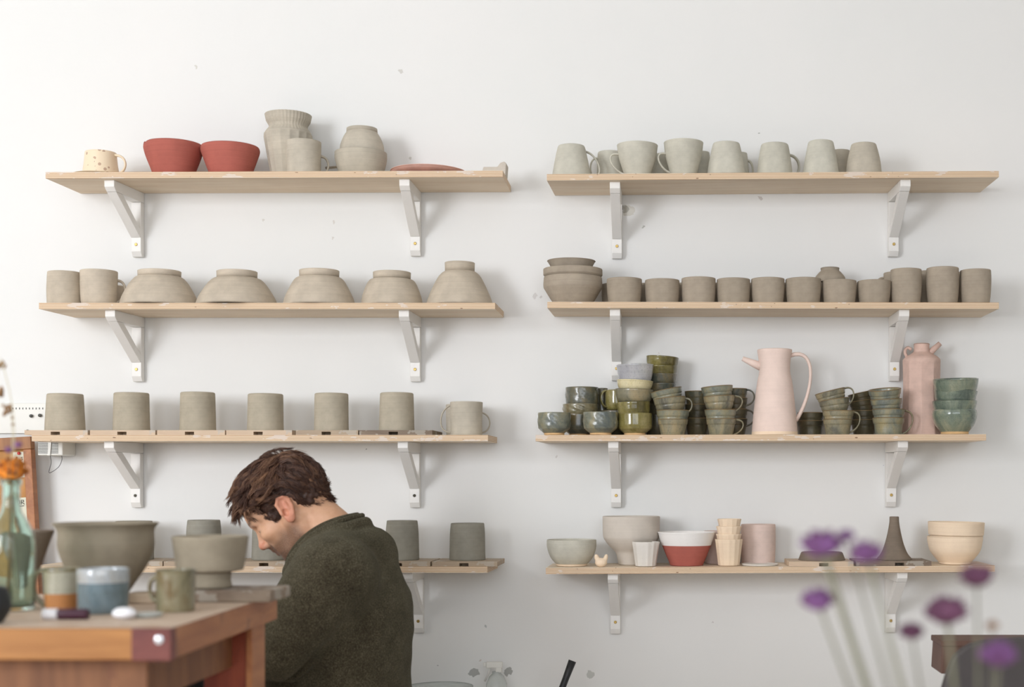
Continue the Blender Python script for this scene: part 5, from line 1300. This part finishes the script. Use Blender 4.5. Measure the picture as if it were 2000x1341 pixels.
for p in seeds:
    u, v, w = p; side = v < .052 and u > -.03 and abs(w) > .04; back = (u < -.05 and v < .07) or (v < .02); tone = .42 + .22 * math.sin(70 * u + 3) * math.cos(60 * w + 40 * v) + rr.uniform(-.12, .14)
    fr = min(1, max(0, (u + .09) / .13)); lift = .005 + .015 * fr
    jit = np.array([math.sin(55 * w + 30 * v), math.cos(50 * u), math.sin(44 * v + 40 * u)]) * .55 + np.array([rr.uniform(-.3, .3) for _ in range(3)])
    if side:
        low = v < .022
        g = guide(p, 9, rr.uniform(.014, .022) if low else rr.uniform(.024, .040), lambda q, s: flow(q, s) + jit * .25, .0025 if low else .0045, .15, .8, .95)
        tuft(p, g, 30, .0042, .0022, .00048, tone - .14)
    elif back:
        g = guide(p, 10, rr.uniform(.034, .056), lambda q, s: flow(q, s) + jit * .5 + np.array([-.35, .3, 0]) * max(0, s - .55) * 2, rr.uniform(.004, .009), .35, .9, .8)
        tuft(p, g, 30, .0052, .0022, .00060, tone - .05)
    else:
        ln = rr.uniform(.048, .078) if u < .04 else rr.uniform(.030, .045)
        g = guide(p, 11, ln, lambda q, s: flow(q, s) + jit * .75 + DOWN * (.9 * max(0, s - .35) if u > .03 else 0), lift * rr.uniform(.7, 1.35), .5, .85, .85 if u < .03 else .35)
        tuft(p, g, 32, .0060, .0024, .00066, tone + .06)
for i in range(46):                                                # fringe hanging straight down in front of the forehead
    w = rr.uniform(-.052, .050); p = scalp(np.array([.094 - abs(w) * .35, .040 + rr.uniform(-.004, .022), w * 1.05]))
    sw_ = rr.uniform(-.35, .35); fb = rr.uniform(-.12, .35)
    g = guide(p, 10, rr.uniform(.034, .056), lambda q, s: np.array([1.0, .15, 0]) * max(0, 1 - 2.6 * s) + (DOWN + np.array([fb, fb * .3, sw_])) * min(1, 1.9 * s + .1), rr.uniform(.008, .020), .25, .8, .2)
    tuft(p, g, 26, .0045, .0026, .00055, .36 + rr.uniform(-.15, .2))
for i in range(230):                                               # nape and behind the ears, worn longer
    sd_ = rr.choice((-1, 1)); tq_ = rr.random()
    p = np.array([-.034 - .056 * tq_ ** .8, rr.uniform(-.032, .032), 0.]); ww = math.sqrt(max(.0, 1 - ((p[0] + .008) / .100) ** 2 - ((p[1] - .047) / .112) ** 2)); p[2] = sd_ * .072 * ww * rr.uniform(.75, 1) if i % 3 else rr.uniform(-.07, .07) * ww
    kk = np.linalg.norm((p - SC) / SR); p = SC + (p - SC) / kk * max(kk, 1.0); zz = rr.uniform(-.12, .12)
    g = guide(p, 9, rr.uniform(.030, .048), lambda q, s: np.array([-.30 - .2 * s, -.85 + .25 * s, zz]), rr.uniform(.002, .005), .25, .9, .5)
    tuft(p, g, 30, .0050, .0026, .00058, .36 + rr.uniform(-.16, .16))
for i in range(34):                                                # short sideburns
    sd_ = rr.choice((-1, 1)); p = np.array([rr.uniform(.016, .044), rr.uniform(.002, .036), 0.]); p[2] = sd_ * .072 * math.sqrt(max(0, 1 - ((p[0] + .008) / .102) ** 2 - ((p[1] - .047) / .11) ** 2))
    g = guide(p, 7, rr.uniform(.010, .017), lambda q, s: np.array([-.35, -.85, 0]), .002, .1, .8, .3)
    tuft(p, g, 34, .0034, .0018, .00042, .26)
for i in range(26):                                                # flicks at the nape and over the crown
    if i < 17: p = scalp(np.array([-.085, rr.uniform(-.055, -.01), rr.uniform(-.06, .06)])); g = guide(p, 10, rr.uniform(.024, .040), lambda q, s: np.array([-.25 - s * .9, -.9 + s * .7, 0]), .009, .2, .8, .5)
    else: p = scalp(np.array([-.05 + rr.uniform(-.03, .03), .08, rr.uniform(-.04, .03)])); g = guide(p, 11, rr.uniform(.04, .06), lambda q, s: np.array([.3 - 1.3 * s, .5 - 1.5 * s, rr.uniform(-.1, .1)]), .016, .3, .6, .3)
    tuft(p, g, 16, .004, .0022, .0005, .5)
vs_, fs_, b0_ = [], [], 0
for V, n, m in H4:
    k = np.arange(n)[:, None, None] * m * 3 + np.arange(m - 1)[None, :, None] * 3; j_ = np.arange(3)[None, None, :]; jn = (j_ + 1) % 3
    fs_.append(np.stack([k + j_, k + jn, k + 3 + jn, k + 3 + j_], -1).reshape(-1, 4) + b0_); vs_.append(V); b0_ += len(V)
verts = HO + np.concatenate(vs_) @ HM.T; faces = np.concatenate(fs_); tint = np.concatenate(HT)
Hf = Field(np.arange(-1.06, -.74, .003), np.arange(-.72, -.52, .003), np.arange(.93, 1.18, .003))
Hf.ell(H_(-.008, .047), (.0985, .0868, .0785), HM, 0)
Hf.ell(H_(-.040, .024), (.062, .064, .0715), HM, .015)
Hf.ell(H_(-.062, -.006), (.034, .040, .058), HM, .015)
for s_ in (-1, 1): Hf.cap(H_(.030, .032, .058 * s_), H_(.030, .008, .059 * s_), .0125, .009, .008)
xs, ys, zs = Hf.ax; X3 = np.stack(np.meshgrid(xs, ys, zs, indexing='ij'), -1); lc = (X3 - HO) @ HM; u, v, w = lc[..., 0], lc[..., 1], np.abs(lc[..., 2])
def clipf(d):                                                   # keep where d<0
    Hf.f = np.maximum(Hf.f, d.astype(np.float32))
clipf(np.minimum((u - .064) , .071 - v))                          # forehead clear below hairline
clipf(np.minimum(np.maximum(.012 - u * 0 - v, 0) * 0 + (.026 - v), np.maximum((u - .036), -(w - .05)) ))   # cheek clear ahead of the sideburn
clipf(np.minimum(.027 - v, np.minimum(u + .030, .010 - u)))       # ear window
clipf(-v - .050); clipf(np.minimum(-.004 - v, u + .030))
Hf.f += (.0022 * np.sin(u * 260 + 3 * np.sin(v * 90)) * np.sin(v * 210 + w * 160)).astype(np.float32)
Vh, Qh = Hf.mesh(); Vh = smooth_mesh(Vh, Qh, 2, .5)
nb = len(verts); VV = np.concatenate([np.array(verts), Vh]); QQ = np.concatenate([np.array(faces), Qh + nb])
tt_ = np.concatenate([np.array(tint), np.full(len(Vh), .15)])
t = NT('hair'); a = t.n('ShaderNodeAttribute'); a.attribute_name = 'tint'
t.l(t.ramp(a.outputs['Fac'], [(0, C(50, 33, 28)), (.42, C(88, 61, 49)), (.75, C(126, 91, 68)), (1, C(164, 124, 92))]), t.b.inputs['Base Color'])
t.b.inputs['Roughness'].default_value = .45; t.b.inputs['Specular IOR Level'].default_value = .4
ho = np_mesh('hair', VV - off, QQ, 'hair', person, {'tint': tt_}); ho['label'] = 'tousled mid brown hair'

# ------------------------------------------------------------------ camera
cam = bpy.data.cameras.new('camera'); co = bpy.data.objects.new('camera', cam); col.objects.link(co)
co.location = (0, CAMY, CAMZ); co.rotation_euler = (R(90), 0, 0)
cam.sensor_width = 36; cam.lens = F / 2000 * 36; cam.shift_x = (1000 - CX) / 2000; cam.shift_y = (CY - 670.5) / 2000
cam.clip_start = .05
cam.dof.use_dof = True; cam.dof.focus_distance = 3.72; cam.dof.aperture_fstop = 2.5
sc = bpy.context.scene; sc.camera = co
sc.view_settings.view_transform = 'Standard'; sc.view_settings.look = 'None'; sc.view_settings.gamma = 1; sc.view_settings.use_curve_mapping = False
sc.view_settings.exposure = 0.0
